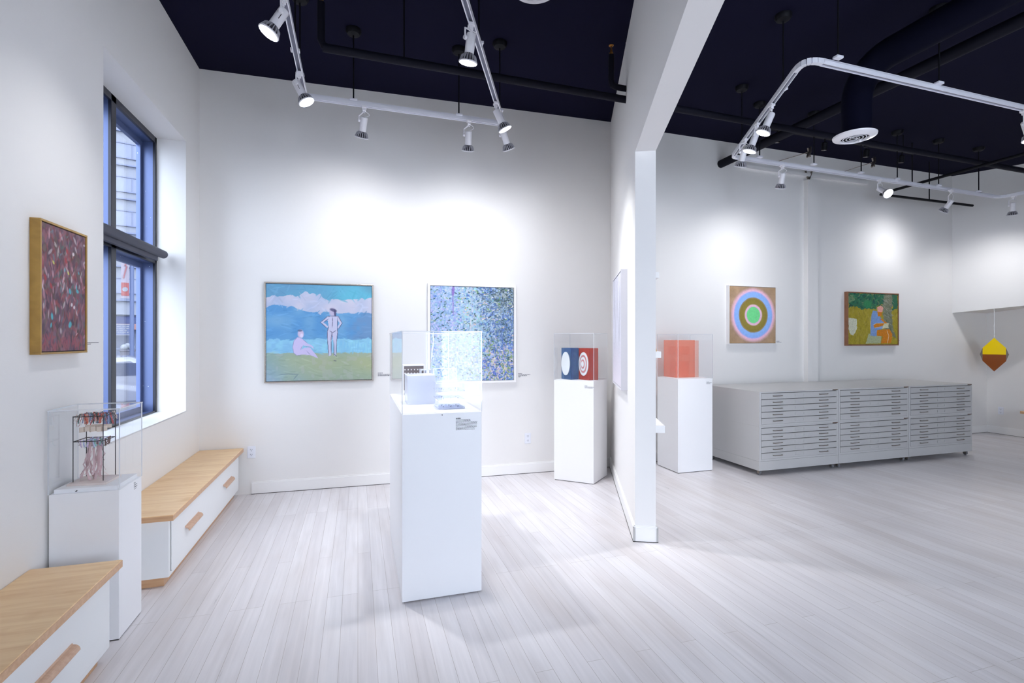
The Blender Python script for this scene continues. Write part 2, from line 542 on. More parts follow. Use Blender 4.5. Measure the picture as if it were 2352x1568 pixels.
# pilaster on the back wall with its bracket
c0 = on_wall(1846, 415, R1, R2); c1 = on_wall(1868.5, 415, R1, R2)
pil = MB().prism([c0.xy, c1.xy, c1.xy - rn * 0.07, c0.xy - rn * 0.07], 0, c0.z)
pil.prism([c0.xy + rd * 0.03, c1.xy + rd * 0.012, c1.xy + rd * 0.012 - rn * 0.012, c0.xy + rd * 0.03 - rn * 0.012], 0, c0.z - 0.01)
struct('trim_5', pil, M['wall'])
# the slim joint line in the partition where the pipes pass
jx = on_wall(1438, 150, B0, PN)
struct('trim_7', MB().prism([jx.xy, jx.xy + pd * 0.006, jx.xy + pd * 0.006 - pn * 0.003, jx.xy - pn * 0.003], 3.68, BASE_Z - 0.002), M['trim'])

# ------------------------------------------------------------------ the window
XF = -1.655                     # room side of the metal frame
win = bpy.data.objects.new('window_1', None); COL.objects.link(win); win['kind'] = 'structure'
win['label'] = 'tall dark metal window set deep in the white left wall'
fr = MB()
FB = 0.055
fr.box(XF - 0.02, XF, WY0, WY0 + FB, WZ0, WZ1); fr.box(XF - 0.02, XF, WY1 - 0.03, WY1, WZ0, WZ1)
fr.box(XF - 0.02, XF, WY0, WY1, WZ1 - 0.05, WZ1); fr.box(XF - 0.02, XF, WY0, WY1, WZ0, WZ0 + 0.02)
MY = 4.19                       # mullion, edge towards the camera
fr.box(XF - 0.02, XF, MY, MY + 0.075, WZ0, WZ1)
fr.box(XF - 0.02, XF, WY0, WY1, 2.15, 2.22)
obj('window_frame', fr, M['frame_dark'], win, bev=0.002)
jm = MB()
DP = 0.125
for y0, y1 in ((WY0 + 0.005, WY0 + 0.05), (MY + 0.004, MY + 0.071), (WY1 - 0.028, WY1 - 0.002)):
    jm.box(XF - DP, XF - 0.02, y0, y1, WZ0, WZ1)
jm.box(XF - DP, XF - 0.02, WY0, WY1, WZ1 - 0.048, WZ1); jm.box(XF - DP, XF - 0.02, WY0, WY1, WZ0, WZ0 + 0.018)
jm.box(XF - DP, XF - 0.02, WY0, WY1, 2.152, 2.218)
obj('window_jamb', jm, M['frame_blue'], win, label='blue grey paint-flecked inner side of the frame')
for a_, b_ in ((WY0 + 0.05, MY + 0.004), (MY + 0.071, WY1 - 0.028)):
    for z0, z1 in ((WZ0 + 0.018, 2.152), (2.218, WZ1 - 0.048)):
        sash = obj('window_sash', MB().ring(a_, b_, z0, z1, 0.045, 0, 0.03), M['frame_blue'], win)
        # ring is built in x-z, turn it into the y-z plane
        sash.rotation_euler = (0, 0, PI / 2); sash.location = (XF - DP + 0.03, 0, 0)
        obj('pane', MB().box(XF - DP + 0.012, XF - DP + 0.018, a_ + 0.04, b_ - 0.04, z0 + 0.04, z1 - 0.04), M['glass'], sash)
        sash.children[0].matrix_parent_inverse = (Matrix.Translation(sash.location) @ Matrix.Rotation(PI / 2, 4, 'Z')).inverted()
struct('trim_8', MB().box(XF - 0.3, XL, WY0 - 0.001, WY1 + 0.001, WZ0 - 0.002, WZ0 + 0.006), M['trim'], label='white window sill')
# roller shade
rs = thing('roller_shade', 'charcoal roller shade tube across the middle of the dark window', 'window shade', (XL - 0.15, 4.26, 2.19))
rb = MB().tube([(0, -0.70, 0.035), (0, 0.70, 0.035)], 0.034, 20)
obj('tube', rb, M['shade'], rs, smooth=True)
obj('hem_bar', MB().box(-0.035, -0.008, -0.70, 0.60, -0.034, 0.004), M['shade'], rs, bev=0.003)
obj('end_cap', MB().tube([(0, 0.70, 0.035), (0, 0.708, 0.035)], 0.031, 20), M['shade'], rs, smooth=True)
obj('bracket', MB().box(-0.075, -0.03, 0.42, 0.47, -0.02, 0.06), M['frame_dark'], rs)

# ------------------------------------------------------------------ benches


def bench(label, loc, rz, length, depth, toe_h=0.062, ends=0.0, drawers=((0.06, 0.5),), hn=1, side_over=0.04):
    """bench against a wall: local x along the wall, front at -y, back at y = 0, left end at x = 0"""
    t = thing('storage_bench', label, 'bench', loc, rz)
    H, S = 0.45, 0.036
    obj('bench_top', MB().box(0, length, -depth, 0, H - S, H), M['maple'], t, bev=0.003)
    obj('bench_top_edge', MB().box(-0.001, length + 0.001, -depth - 0.001, 0, H - S + 0.001, H - 0.004), M['maple_edge'], t)
    fo = 0.035
    obj('carcass', MB().box(side_over, length - side_over, -depth + fo, 0, toe_h, H - S), M['laminate'], t, bev=0.002)
    obj('toe_kick', MB().box(side_over + 0.03, length - side_over - 0.03, -depth + fo + 0.035, 0, 0.001, toe_h), M['maple_edge'], t)
    for (x0, x1, hs) in drawers:
        d = obj('drawer', MB().box(x0, x1, -depth + fo - 0.006, -depth + fo + 0.01, toe_h + 0.028, H - S - 0.022), M['laminate'], t, bev=0.0015)
        g = obj('drawer_reveal', MB().box(x0 - 0.004, x1 + 0.004, -depth + fo - 0.0012, -depth + fo + 0.004, toe_h + 0.024, H - S - 0.018), M['joint'], d)
        for hx in hs:
            m = MB()
            # quarter-round pull
            y0 = -depth + fo - 0.006; zc = 0.262; L = 0.30; R = 0.025
            prof = [(y0, zc + 0.012)] + [(y0 - 0.004 - R * math.sin(a), zc - 0.02 + R * math.cos(a)) for a in [i * PI / 2 / 6 for i in range(7)]]
            inner = [(y0 - 0.004 - (R - 0.007) * math.sin(a), zc - 0.02 + (R - 0.007) * math.cos(a)) for a in [i * PI / 2 / 6 for i in range(6, -1, -1)]] + [(y0, zc + 0.005)]
            pts = prof + inner; n = len(pts)
            m.add([(hx - L / 2, p[0], p[1]) for p in pts] + [(hx + L / 2, p[0], p[1]) for p in pts],
                  [tuple(range(n)), tuple(range(n, 2 * n))[::-1]] + [(i, n + i, n + (i + 1) % n, (i + 1) % n) for i in range(n)])
            obj('drawer_pull', m, M['handle'], d, bev=0.001)
    return t


# rz = 90 deg: local x -> +Y, local -y -> +X
bench('white bench with a maple top under the window, ending at the back wall', (XL + .002, 3.465, 0), PI / 2, 1.928, 0.376,
      drawers=((0.075, 1.86, (0.465, 1.44)),))
bench('white bench with a maple top in front of the short pedestal, cut off', (XL + .002, 0.55, 0), PI / 2, 2.285, 0.358,
      drawers=((0.075, 1.10, (0.5,)), (1.14, 2.21, (1.76,))))
bench('sliver of a wood-topped bench at the right edge of the photo by the far wall', (9.74, 4.83, 0), -PI / 2, 2.6, 0.45,
      drawers=((0.075, 1.25, (0.6,)), (1.3, 2.5, (1.9,))))


# ------------------------------------------------------------------ pedestals with acrylic cases
def text_block(parent, x0, z0, widths, lh, th, y, m, name='lettering', seed=1, label=None):
    """rows of word-like strokes, as small print reads from across the room"""
    rnd = random.Random(seed); mb = MB()
    for i, wd in enumerate(widths):
        x = x0; z = z0 - i * lh
        while x < x0 + wd - 0.002:
            l = min(rnd.uniform(0.004, 0.014) * (lh / 0.0078), x0 + wd - x)
            mb.box(x, x + l, y - 0.0004, y, z - th, z)
            x += l + 0.0022 * (lh / 0.0078)
    return obj(name, mb, m, parent, label=label)


def pedestal(name, label, cat, quad, h, case_h, case_label, deck=0.02, hole=True):
    """quad: floor corners from the front-left corner round; case: five acrylic sheets over a raised deck"""
    c = sum((Vector(p) for p in quad), Vector((0, 0))) / 4
    t = thing(name, label, cat, (c.x, c.y, 0))
    loc = [Vector(p) - c for p in quad]
    obj('plinth', MB().prism(loc, 0.006, h), M['pedestal'], t, bev=0.0025)
    obj('recessed_foot', MB().prism([p * 0.965 for p in loc], 0.0, 0.006), M['joint'], t)
    ct = thing('display_case', case_label, 'display case', (c.x, c.y, h))
    inner = [p * (1 - 0.016 / p.length) for p in loc]
    dk = obj('deck', MB().prism([p * (1 - 0.02 / p.length) for p in loc], 0.0, deck), M['deck'], ct, bev=0.001)
    outer = [p * (1 + 0.004 / p.length) for p in loc]
    th = 0.006
    top = case_h - h
    for i in range(4):
        a, b = outer[i], outer[(i + 1) % 4]
        d = (b - a).normalized(); nrm = Vector((-d.y, d.x))
        if nrm.dot(-(a + b) / 2) < 0: nrm = -nrm
        m = MB().prism([a, b, b + nrm * 0.0008, a + nrm * 0.0008], 0.0, top)
        obj('acrylic_side', m, M['case'], ct)
        # bright polished joint at the corner
        e = MB().prism([a, a + d * 0.0045, a + d * 0.0045 + nrm * 0.004, a + nrm * 0.004], 0.0, top + 0.001)
        obj('polished_corner', e, M['edge'], ct)
    obj('acrylic_lid', MB().prism(outer, top - 0.0008, top), M['case'], ct)
    rim = MB()
    for i in range(4):
        a, b = outer[i], outer[(i + 1) % 4]
        rim.bar((a.x, a.y, top), (b.x, b.y, top), 0.0045, 0.0045)
    obj('polished_rim', rim, M['edge'], ct)
    return t, ct, c, loc


P1q = [(-1.426, 2.965), (-1.138, 2.965), (-1.138, 3.234), (-1.426, 3.234)]
p1, c1t, p1c, p1l = pedestal('pedestal', 'short white pedestal against the left wall between the two maple-topped benches', 'pedestal',
                             P1q, 0.7495, 1.155, 'clear acrylic case around the wire and ribbon sculpture, beside the window')
P2q = [(0.240, 2.902), (0.704, 2.902), (0.704, 4.028), (0.240, 4.028)]
p2, c2t, p2c, p2l = pedestal('pedestal', 'long white pedestal standing free in the middle of the floor', 'pedestal',
                             P2q, 1.0725, 1.547, 'long clear acrylic case over small boxes in the middle of the room', deck=0.004)
P3q = [(2.008, 4.992), (2.331, 4.701), (2.622, 4.962), (2.304, 5.245)]
p3, c3t, p3c, p3l = pedestal('pedestal', 'white pedestal set diagonally in the corner of the back wall and the partition', 'pedestal',
                             P3q, 1.0685, 1.565, 'clear acrylic case around the blue and red boxes', deck=0.004)
P4q = [(3.425, 4.809), (3.885, 4.809), (3.885, 5.214), (3.425, 5.214)]
p4, c4t, p4c, p4l = pedestal('pedestal', 'white pedestal behind the partition, left of the grey flat file cabinets', 'pedestal',
                             P4q, 1.055, 1.561, 'clear acrylic case around the orange box, left of the flat files', deck=0.004)
# lettering on the pedestals (parts of them)
f2 = p2l[0].y; x2 = on_wall(1047, 965, Vector(P2q[0]), Vector(P2q[1])).x - p2c.x
z2 = on_wall(1047, 958.6, Vector(P2q[0]), Vector(P2q[1])).z
PX = 3.0 / 1150
ttl = bpy.data.curves.new('lettering', 'FONT'); ttl.body = 'Leo Rabkin'; ttl.size = 0.0105; ttl.extrude = 0.0002; ttl.offset = 0.0002
tt0 = bpy.data.objects.new('lettering', ttl); COL.objects.link(tt0)
ttl.materials.append(M['ink_dark'])
bpy.context.view_layer.update()
tt = bpy.data.objects.new('lettering', bpy.data.meshes.new_from_object(tt0.evaluated_get(bpy.context.evaluated_depsgraph_get()))); COL.objects.link(tt); tt.parent = p2
bpy.data.objects.remove(tt0)
tt.location = (x2, f2 - 0.0012, z2 - 0.0085); tt.rotation_euler = (PI / 2, 0, 0)
tt.scale = (0.62, 1, 1)
text_block(p2, x2, z2 - 0.0125, [.090, .088, .131, .126, .127, .125, .127, .115, .116], 0.0073, 0.0023, f2 - 0.0006, M['ink_dark'], seed=4)
lw = text_block(p1, 0, 0, [.018, .038, .040, .033], 0.0105, 0.0022, 0, M['ink_dark'], seed=7)
lw.rotation_euler = (0, 0, PI / 2); lw.location = (p1l[1].x + 0.0008, on_wall(307.5, 1112, Vector(P1q[1]), Vector(P1q[2])).y - p1c.y, 0.737)
d3 = (p3l[1] - p3l[0]).normalized(); d3n = Vector((d3.y, -d3.x))
g3 = on_wall(1343, 885, Vector(P3q[0]), Vector(P3q[1]))
lw = text_block(p3, 0, 0, [.03, .10, .085], 0.0115, 0.004, 0, M['ink'], seed=9)
lw.location = (g3.x - p3c.x + d3n.x * .001, g3.y - p3c.y + d3n.y * .001, g3.z); lw.rotation_euler = (0, 0, math.atan2(d3.y, d3.x))
g4 = on_wall(1622.5, 876.5, Vector(P4q[0]), Vector(P4q[1]))
text_block(p4, g4.x - p4c.x, g4.z, [.035, .070, .05], 0.0105, 0.004, p4l[0].y - 0.001, M['ink'], seed=10)
# small lock screws under the cases
for pt, (lx, ly), z in ((p1, (0.072 * 0 + (at_height(187, 1126, .7495).x - p1c.x), p1l[0].y), 0.7600), (p2, (on_wall(1015.5, 951, Vector(P2q[0]), Vector(P2q[1])).x - p2c.x, p2l[0].y), 1.062)):
    obj('lock_screw', MB().tube([(lx, ly - 0.006, z), (lx, ly + 0.004, z)], 0.0026, 10), M['ink_dark'], pt)

# ---- works inside the cases
# 1: wire stand with ribbons
posts = [at_height(167.8, 1109, .776), at_height(237, 1105, .776), at_height(265, 1091, .776), at_height(198.5, 1094.6, .776)]
bc = sum((p.xy for p in posts), Vector((0, 0))) / 4
wz = 0.7495 + 0.02
ws = thing('ribbon_sculpture', 'wire stand hung with coloured ribbons on a pale wood base', 'sculpture', (bc.x, bc.y, wz))
bq = [at_height(152.3, 1117, .7695).xy, at_height(243.6, 1112.7, .7695).xy, at_height(279, 1093, .7695).xy]
bq.append(bq[0] + bq[2] - bq[1])
obj('base_board', MB().prism([p - bc for p in bq], 0.0, 0.010), wood('pale_pink_board', (214, 196, 188), (228, 214, 206), scale=(6, 2, 6)), ws, bev=0.001)
ptop = 1.1116 - wz
pl_ = [p.xy - bc for p in posts]
for p in pl_:
    obj('post', MB().tube([(p.x, p.y, 0.008), (p.x, p.y, ptop)], 0.0021, 8), M['wire'], ws)
for z in (ptop - 0.003, 0.983 - wz):
    m = MB()
    for i in range(4):
        a, b = pl_[i], pl_[(i + 1) % 4]
        m.bar((a.x, a.y, z), (b.x, b.y, z), 0.0036, 0.0036)
    for k in (0.3, 0.55, 0.8):
        a = pl_[0].lerp(pl_[1], k); b = pl_[3].lerp(pl_[2], k)
        m.bar((a.x, a.y, z), (b.x, b.y, z), 0.002, 0.002)
    obj('wire_shelf', m, M['wire'], ws)
rnd = random.Random(3)


def ribbons(n, z0, drop, spread, colours, wd, name, kindstuff=True, cx=(0.15, 0.9), label=None, bunch=False, curl=0.02):
    """one mesh per colour of thin hanging strips"""
    for ci, colr in enumerate(colours):
        mb = MB()
        for _ in range(n):
            u, v = rnd.uniform(*cx), rnd.uniform(0.05, 0.95)
            if bunch: u, v = 0.5 + rnd.uniform(-.14, .14), 0.5 + rnd.uniform(-.3, .3)
            p = pl_[0].lerp(pl_[1], u).lerp(pl_[3].lerp(pl_[2], u), v)
            an = rnd.uniform(0, 2 * PI); L = drop * rnd.uniform(0.6, 1.15)
            pts = []
            for k in range(7):
                s_ = k / 6
                rr = spread * math.sin(s_ * PI * 0.6) + curl * s_ * s_ * rnd.uniform(-.3, 1)
                pts.append(Vector((p.x + math.cos(an) * rr, p.y + math.sin(an) * rr * 0.7, z0 + (0.012 * math.sin(min(1, s_ * 3) * PI)) - L * s_)))
            tw = Vector((math.cos(an + 1.4), math.sin(an + 1.4), 0)) * wd * rnd.uniform(.6, 1.2)
            vs = []; fs = []
            for q_ in pts: vs += [q_ - tw / 2, q_ + tw / 2]
            for k in range(6): fs.append((2 * k, 2 * k + 1, 2 * k + 3, 2 * k + 2))
            mb.add(vs, fs)
        o = obj(name, mb, mat('ribbon_dye_%s_%d' % (name, ci), colr, 0.6), ws, label=label)
        o['kind'] = 'stuff'


ribbons(19, ptop + 0.004, 0.050, 0.018, [(206, 104, 82), (60, 96, 92), (150, 160, 196), (176, 70, 78), (220, 200, 190), (94, 122, 140)], 0.0055, 'upper_fringe', cx=(.08, 1.0), curl=0.012)
ribbons(10, 0.983 - wz, 0.040, 0.010, [(150, 200, 196), (190, 196, 226), (206, 184, 214), (120, 90, 84)], 0.0075, 'lower_fringe', cx=(0.1, 1.0))
ribbons(12, 0.975 - wz, 0.185, 0.014, [(214, 186, 188), (226, 200, 202)], 0.010, 'long_ribbon', bunch=True, curl=0.045)
# folded paper band between the shelves
m = MB(); m_b = MB()
for k in range(9):
    u0, u1 = 0.06 + k * 0.1, 0.06 + (k + 1) * 0.1
    a = pl_[0].lerp(pl_[1], min(u0, 1)).lerp(pl_[3].lerp(pl_[2], u0), 0.3 + 0.12 * (k % 2))
    b = pl_[0].lerp(pl_[1], min(u1, 1)).lerp(pl_[3].lerp(pl_[2], u1), 0.3 + 0.12 * ((k + 1) % 2))
    m.bar((a.x, a.y, 1.036 - wz + 0.002 * (k % 3)), (b.x, b.y, 1.036 - wz + 0.002 * (k % 3)), 0.0015, 0.026)
    a2 = pl_[0].lerp(pl_[1], u0).lerp(pl_[3].lerp(pl_[2], u0), 0.75); b2 = pl_[0].lerp(pl_[1], u1).lerp(pl_[3].lerp(pl_[2], u1), 0.8)
    m_b.bar((a2.x, a2.y, 1.045 - wz), (b2.x, b2.y, 1.045 - wz), 0.0015, 0.02)
PAPER = mat('cream_paper', (224, 208, 192), 0.7)
obj('folded_paper_band', m, PAPER, ws); obj('folded_paper_band', m_b, PAPER, ws)

# 2: boxes in the long case
dz2 = 1.0725 + 0.004
FQ = acrylic('frosted_acrylic', (250, 251, 255), 0.03, 0.82, (240, 243, 252))
CLR = acrylic('clear_acrylic_box', (250, 252, 255), 0.008)
TRAY = acrylic('tray_acrylic', (244, 246, 252), 0.008, 0.30, (225, 230, 244))
gx = [at_height(936, 930, dz2), at_height(1003, 929, dz2)]
fc = thing('frosted_cube', 'milky frosted acrylic cube at the front left of the long case', 'sculpture', ((gx[0].x + gx[1].x) / 2, gx[0].y + 0.11, dz2))
hw = (gx[1].x - gx[0].x) / 2
obj('shell', MB().box(-hw, hw, -0.10, 0.10, 0, 0.190), FQ, fc, bev=0.004)
obj('core', MB().box(-hw + 0.025, hw - 0.03, -0.07, 0.07, 0.006, 0.155), FQ, fc, bev=0.003)
# clear trays, front right
gt = [at_height(1008, 942, dz2), at_height(1072, 941, dz2)]
tr = thing('acrylic_trays', 'stack of clear acrylic trays holding tiny dark pins, front right of the long case', 'sculpture', ((gt[0].x + gt[1].x) / 2, gt[0].y + 0.12, dz2))
tw_ = (gt[1].x - gt[0].x) / 2
for k in range(4):
    z = 0.004 + k * 0.052
    ty = obj('tray', MB().box(-tw_, tw_, -0.10, 0.10, z, z + 0.006), TRAY, tr)
    mm = MB()
    mm.box(-tw_, tw_, -0.10, -0.0992, z + 0.006, z + 0.046); mm.box(-tw_, -tw_ + 0.0008, -0.10, 0.10, z + 0.006, z + 0.046)
    mm.box(tw_ - 0.0008, tw_, -0.10, 0.10, z + 0.006, z + 0.046)
    obj('tray_wall', mm, CLR, ty)
    for ix in range(3):
        for iy in range(2):
            xx = -tw_ * 0.55 + ix * tw_ * 0.55; yy = -0.05 + iy * 0.07
            if k < 3: obj('pin', MB().tube([(xx, yy, z + 0.006), (xx + 0.006, yy, z + 0.011)], 0.0018, 6), M['ink_dark'], ty)
# dark box with round holes at the back left
gb = at_depth(925, 838, 3.78); gb2 = at_depth(977, 838, 3.78)
db = thing('perforated_box', 'brown grey box with rows of round white holes at the back of the long case', 'sculpture', ((gb.x + gb2.x) / 2, gb.y + 0.05, dz2))
bw = (gb2.x - gb.x) / 2; bt = gb.z - dz2
BRN = mat('brown_grey_board', (118, 108, 108), 0.6)
obj('box_shell', MB().ring(-bw, bw, 0, bt, 0.008, -0.06, 0.06), M['white_frame'], db)
obj('dark_face', MB().box(-bw + 0.008, bw - 0.008, -0.055, 0.05, 0.04, bt - 0.008), BRN, db, label='brown grey face')
hm = MB()
for r_ in range(2):
    for k in range(5):
        x = -bw + (0.10 + 0.145 * k) * 2 * bw; z = bt - 0.036 - r_ * 0.027
        hm.tube([(x, -0.0575, z), (x, -0.05, z)], 0.0048, 12)
obj('hole', hm, M['white_frame'], db, label='round white holes')
# small open white box behind
ob = thing('open_box', 'small white open-fronted box beside the perforated box in the long case', 'sculpture', (gb2.x - 0.005, gb.y - 0.13, dz2))
obj('box_shell', MB().ring(-0.045, 0.035, 0, 0.205, 0.007, -0.04, 0.04), FQ, ob)
obj('divider', MB().box(-0.005, 0.001, -0.04, 0.04, 0.007, 0.198), FQ, ob)
# tall clear boxes at the back right
tb = thing('clear_box', 'tall clear acrylic box at the back right of the long case', 'sculpture', (0.605, 3.72, dz2))
mm = MB()
for b_ in ((-0.085, 0.085, -0.10, -0.099), (-0.085, 0.085, 0.099, 0.10), (-0.085, -0.084, -0.1, 0.1), (0.084, 0.085, -0.1, 0.1)):
    mm.box(*b_, 0, 0.215)
obj('box_wall', mm, CLR, tb)
obj('box_edge', MB().ring(-0.085, 0.085, 0, 0.215, 0.004, -0.1, -0.094), M['edge'], tb)
obj('inner_shelf', MB().box(-0.08, 0.08, -0.09, 0.09, 0.10, 0.104), FQ, tb)

# 3: blue and red boxes
dz3 = 1.0685 + 0.004


def disc_box(name, label, corner, wx, ly, h, shell, inner, disc_cols, rim):
    """corner = near left corner; the disc face looks to local -x"""
    th_ = math.radians(15); ex = Vector((math.cos(th_), math.sin(th_))); ey = Vector((-ex.y, ex.x))
    cc = Vector(corner[:2]) + ex * wx / 2 + ey * ly / 2
    t = thing(name, label, 'sculpture', (cc.x, cc.y, dz3), th_)
    th = 0.004
    m = MB()
    m.box(-wx / 2, wx / 2, -ly / 2, -ly / 2 + th, 0, h); m.box(-wx / 2, wx / 2, ly / 2 - th, ly / 2, 0, h)
    m.box(-wx / 2, -wx / 2 + th, -ly / 2, ly / 2, 0, h); m.box(wx / 2 - th, wx / 2, -ly / 2, ly / 2, 0, h)
    m.box(-wx / 2, wx / 2, -ly / 2, ly / 2, 0, th); m.box(-wx / 2, wx / 2, -ly / 2, ly / 2, h - th, h)
    obj('box_shell', m, shell, t)
    obj('inner_panel', MB().box(-wx / 2 + 0.035, -wx / 2 + 0.04, -ly / 2 + 0.006, ly / 2 - 0.006, 0.006, h - 0.006), inner, t)
    R = h * 0.5 * 0.74
    for i, (fr_, dx, colr) in enumerate(disc_cols):
        obj('disc', MB().add(*oval(R * fr_ * (ly * 0.86 / (2 * R)), R * fr_, -wx / 2 - 0.010 - dx * .5, h * 0.5)), colr, t)
    return t


def oval(ry, rz_, x, zc, n=40):
    vs = [(x + k * 0.008, ry * math.cos(2 * PI * i / n), zc + rz_ * math.sin(2 * PI * i / n)) for k in (0, 1) for i in range(n)]
    return vs, [tuple(range(n)), tuple(range(n, 2 * n))[::-1]] + [(i, n + i, n + (i + 1) % n, (i + 1) % n) for i in range(n)]


WD = mat('white_disc', (232, 236, 236), 0.35)
PD = mat('pink_disc', (206, 140, 140), 0.35)
disc_box('blue_box', 'blue acrylic box with one plain white disc, left of the red box', (2.166, 4.905), 0.105, 0.165, 0.338,
         acrylic('blue_acrylic', (190, 212, 240), 0.06, 0.35, (96, 142, 190)), mat('blue_grey_panel', (92, 110, 160), 0.4),
         [(1.0, 0.0, WD)], None)
disc_box('red_box', 'red acrylic box with nested white rings, right of the blue box', (2.319, 4.775), 0.122, 0.175, 0.336,
         acrylic('red_acrylic', (246, 180, 170), 0.06, 0.45, (226, 104, 88)), mat('crimson_panel', (196, 44, 64), 0.4),
         [(1.0, 0.0, WD), (0.78, 0.004, PD), (0.60, 0.012, WD), (0.40, 0.018, PD), (0.26, 0.024, WD)], None)

# 4: orange box
dz4 = 1.055 + 0.004
oc = at_height(1551, 867.5, dz4); oc2 = at_height(1600, 866.5, dz4)
ow = 0.255
og = thing('orange_box', 'glowing orange acrylic box on the pedestal beside the flat files', 'sculpture', (oc.x + 0.02 + ow / 2, oc.y + 0.135, dz4))
OR = acrylic('orange_acrylic', (255, 214, 202), 0.05, 0.32, (255, 186, 164))
OR2 = acrylic('pale_orange_acrylic', (255, 226, 216), 0.05, 0.2, (255, 180, 156))
m = MB()
h4 = 0.435
m.box(-ow / 2, ow / 2, -0.12, -0.116, 0, h4); m.box(-ow / 2, -ow / 2 + 0.004, -0.12, 0.12, 0, h4)
m.box(-ow / 2, ow / 2, 0.116, 0.12, 0, h4); m.box(ow / 2 - 0.004, ow / 2, -0.12, 0.12, 0, h4)
obj('box_shell', m, OR, og)
obj('inner_block', MB().box(-ow / 2 + 0.02, ow / 2 - 0.06, -0.09, 0.02, 0.002, 0.19), OR, og, bev=0.002)
obj('inner_block', MB().box(-ow / 2 + 0.04, ow / 2 - 0.01, -0.03, 0.09, 0.26, 0.36), OR, og, bev=0.002)
obj('pale_fin', MB().box(ow / 2 + 0.001, ow / 2 + 0.07, -0.10, -0.097, 0, h4 - 0.005), OR2, og)


# ------------------------------------------------------------------ flat file cabinets
CX0, CYF, UW, CD = 4.213, 4.455, 1.137, 0.87
KB0, KB1, SPL, TOPZ = 0.055, 0.158, 0.541, 0.930


def flat_file(label):
    """local origin: front-left bottom corner; x right, y back, z up"""
    t = thing('flat_file_cabinet', label, 'cabinet', group=None)
    H = SPL - KB1
    W = UW - 0.004
    b = MB()
    b.box(0, W, 0.012, CD, 0.0, H)
    b.box(0, 0.026, 0, 0.012, 0, H); b.box(W - 0.026, W, 0, 0.012, 0, H)
    b.box(0.026, W - 0.026, 0, 0.012, 0, 0.022); b.box(0.026, W - 0.026, 0, 0.012, H - 0.016, H)
    obj('cabinet_body', b, M['steel_grey'], t, bev=0.0015)
    obj('drawer_recess', MB().box(0.026, W - 0.026, 0.0112, 0.0122, 0.022, H - 0.016), M['gap'], t)
    dh = (H - 0.016 - 0.022) / 5
    for k in range(5):
        z0 = 0.022 + k * dh
        d = obj('drawer', MB().box(0.029, W - 0.029, -0.002, 0.012, z0 + 0.001, z0 + dh - 0.0055), M['steel_front'], t, bev=0.001)
        zc = z0 + dh * 0.5
        for xc in (0.246, 0.905):
            m = MB().tube([(xc - 0.062, -0.003, zc), (xc - 0.060, -0.016, zc), (xc - 0.050, -0.020, zc), (xc + 0.050, -0.020, zc), (xc + 0.060, -0.016, zc), (xc + 0.062, -0.003, zc)], 0.0042, 8)
            obj('handle', m, M['chrome'], d, smooth=True, label='thin nickel pull')
        m = MB().ring(0.548 - 0.055, 0.548 + 0.075, zc - 0.013, zc + 0.015, 0.0022, -0.0045, -0.002)
        obj('label_holder', m, M['steel_grey'], d)
    obj('maker_plate', MB().box(W - 0.085, W - 0.008, -0.0015, 0.0, H - 0.013, H - 0.003), M['plate'], t)
    return t


def rolling_base(label):
    t = thing('rolling_base', label, 'cabinet base')
    W = UW - 0.004
    obj('plinth', MB().box(0, W, 0, CD, KB0, KB1), M['steel_grey'], t, bev=0.002)
    for (x, y) in ((0.045, 0.045), (W - 0.045, 0.045), (0.045, CD - 0.06), (W - 0.045, CD - 0.06)):
        c = obj('caster', MB().box(x - 0.02, x + 0.02, y - 0.02, y + 0.02, KB0 - 0.006, KB0).box(x - 0.019, x - 0.015, y - 0.012, y + 0.018, 0.018, KB0 - 0.005).box(x + 0.015, x + 0.019, y - 0.012, y + 0.018, 0.018, KB0 - 0.005), M['chrome'], t)
        obj('wheel', MB().lathe([(0.018, -0.013), (0.024, -0.010), (0.024, 0.010), (0.018, 0.013)], (x, y + 0.004, 0.0245), (1, 0, 0), 20), M['rubber'], c, smooth=True)
    return t


names_u = ['upper grey flat file cabinet beside the pedestal, with a bright left side', 'upper grey flat file cabinet in the middle of the three columns', 'upper grey flat file cabinet nearest the far right corner']
names_l = ['lower grey flat file cabinet in the column beside the pedestal', 'lower grey flat file cabinet in the middle column of three', 'lower grey flat file cabinet in the column nearest the far right corner']
names_b = ['grey rolling plinth on casters under the file column beside the pedestal', 'grey rolling plinth on casters under the middle file column', 'grey rolling plinth on casters under the file column nearest the corner']
ff = flat_file(names_u[0]); rb0 = rolling_base(names_b[0])
first = True
for i in range(3):
    for j, (z, lab) in enumerate(((SPL + 0.001, names_u[i]), (KB1 + 0.001, names_l[i]))):
        o = ff if first else copy_tree(ff)
        first = False
        o.location = (CX0 + i * UW, CYF, z); o['label'] = lab; o['group'] = 'grey flat file cabinets stacked in pairs'
    o = rb0 if i == 0 else copy_tree(rb0)
    o.location = (CX0 + i * UW, CYF, 0); o['label'] = names_b[i]; o['group'] = 'rolling plinths of the flat files'


# ------------------------------------------------------------------ paintings
def vnoise(h, w_, sy, sx, seed):
    """smooth value noise with about sy by sx cells"""
    r = np.random.RandomState(seed).rand(int(sy) + 3, int(sx) + 3)
    y = np.linspace(0, sy, h)[:, None] * np.ones((1, w_)); x = np.linspace(0, sx, w_)[None, :] * np.ones((h, 1))
    yi = y.astype(int); xi = x.astype(int); fy = y - yi; fx = x - xi
    fy = fy * fy * (3 - 2 * fy); fx = fx * fx * (3 - 2 * fx)
    return (r[yi, xi] * (1 - fy) * (1 - fx) + r[yi + 1, xi] * fy * (1 - fx) + r[yi, xi + 1] * (1 - fy) * fx + r[yi + 1, xi + 1] * fy * fx)


def new_img(h, w_, c):
    im = np.zeros((h, w_, 3)); im[:] = c
    return im


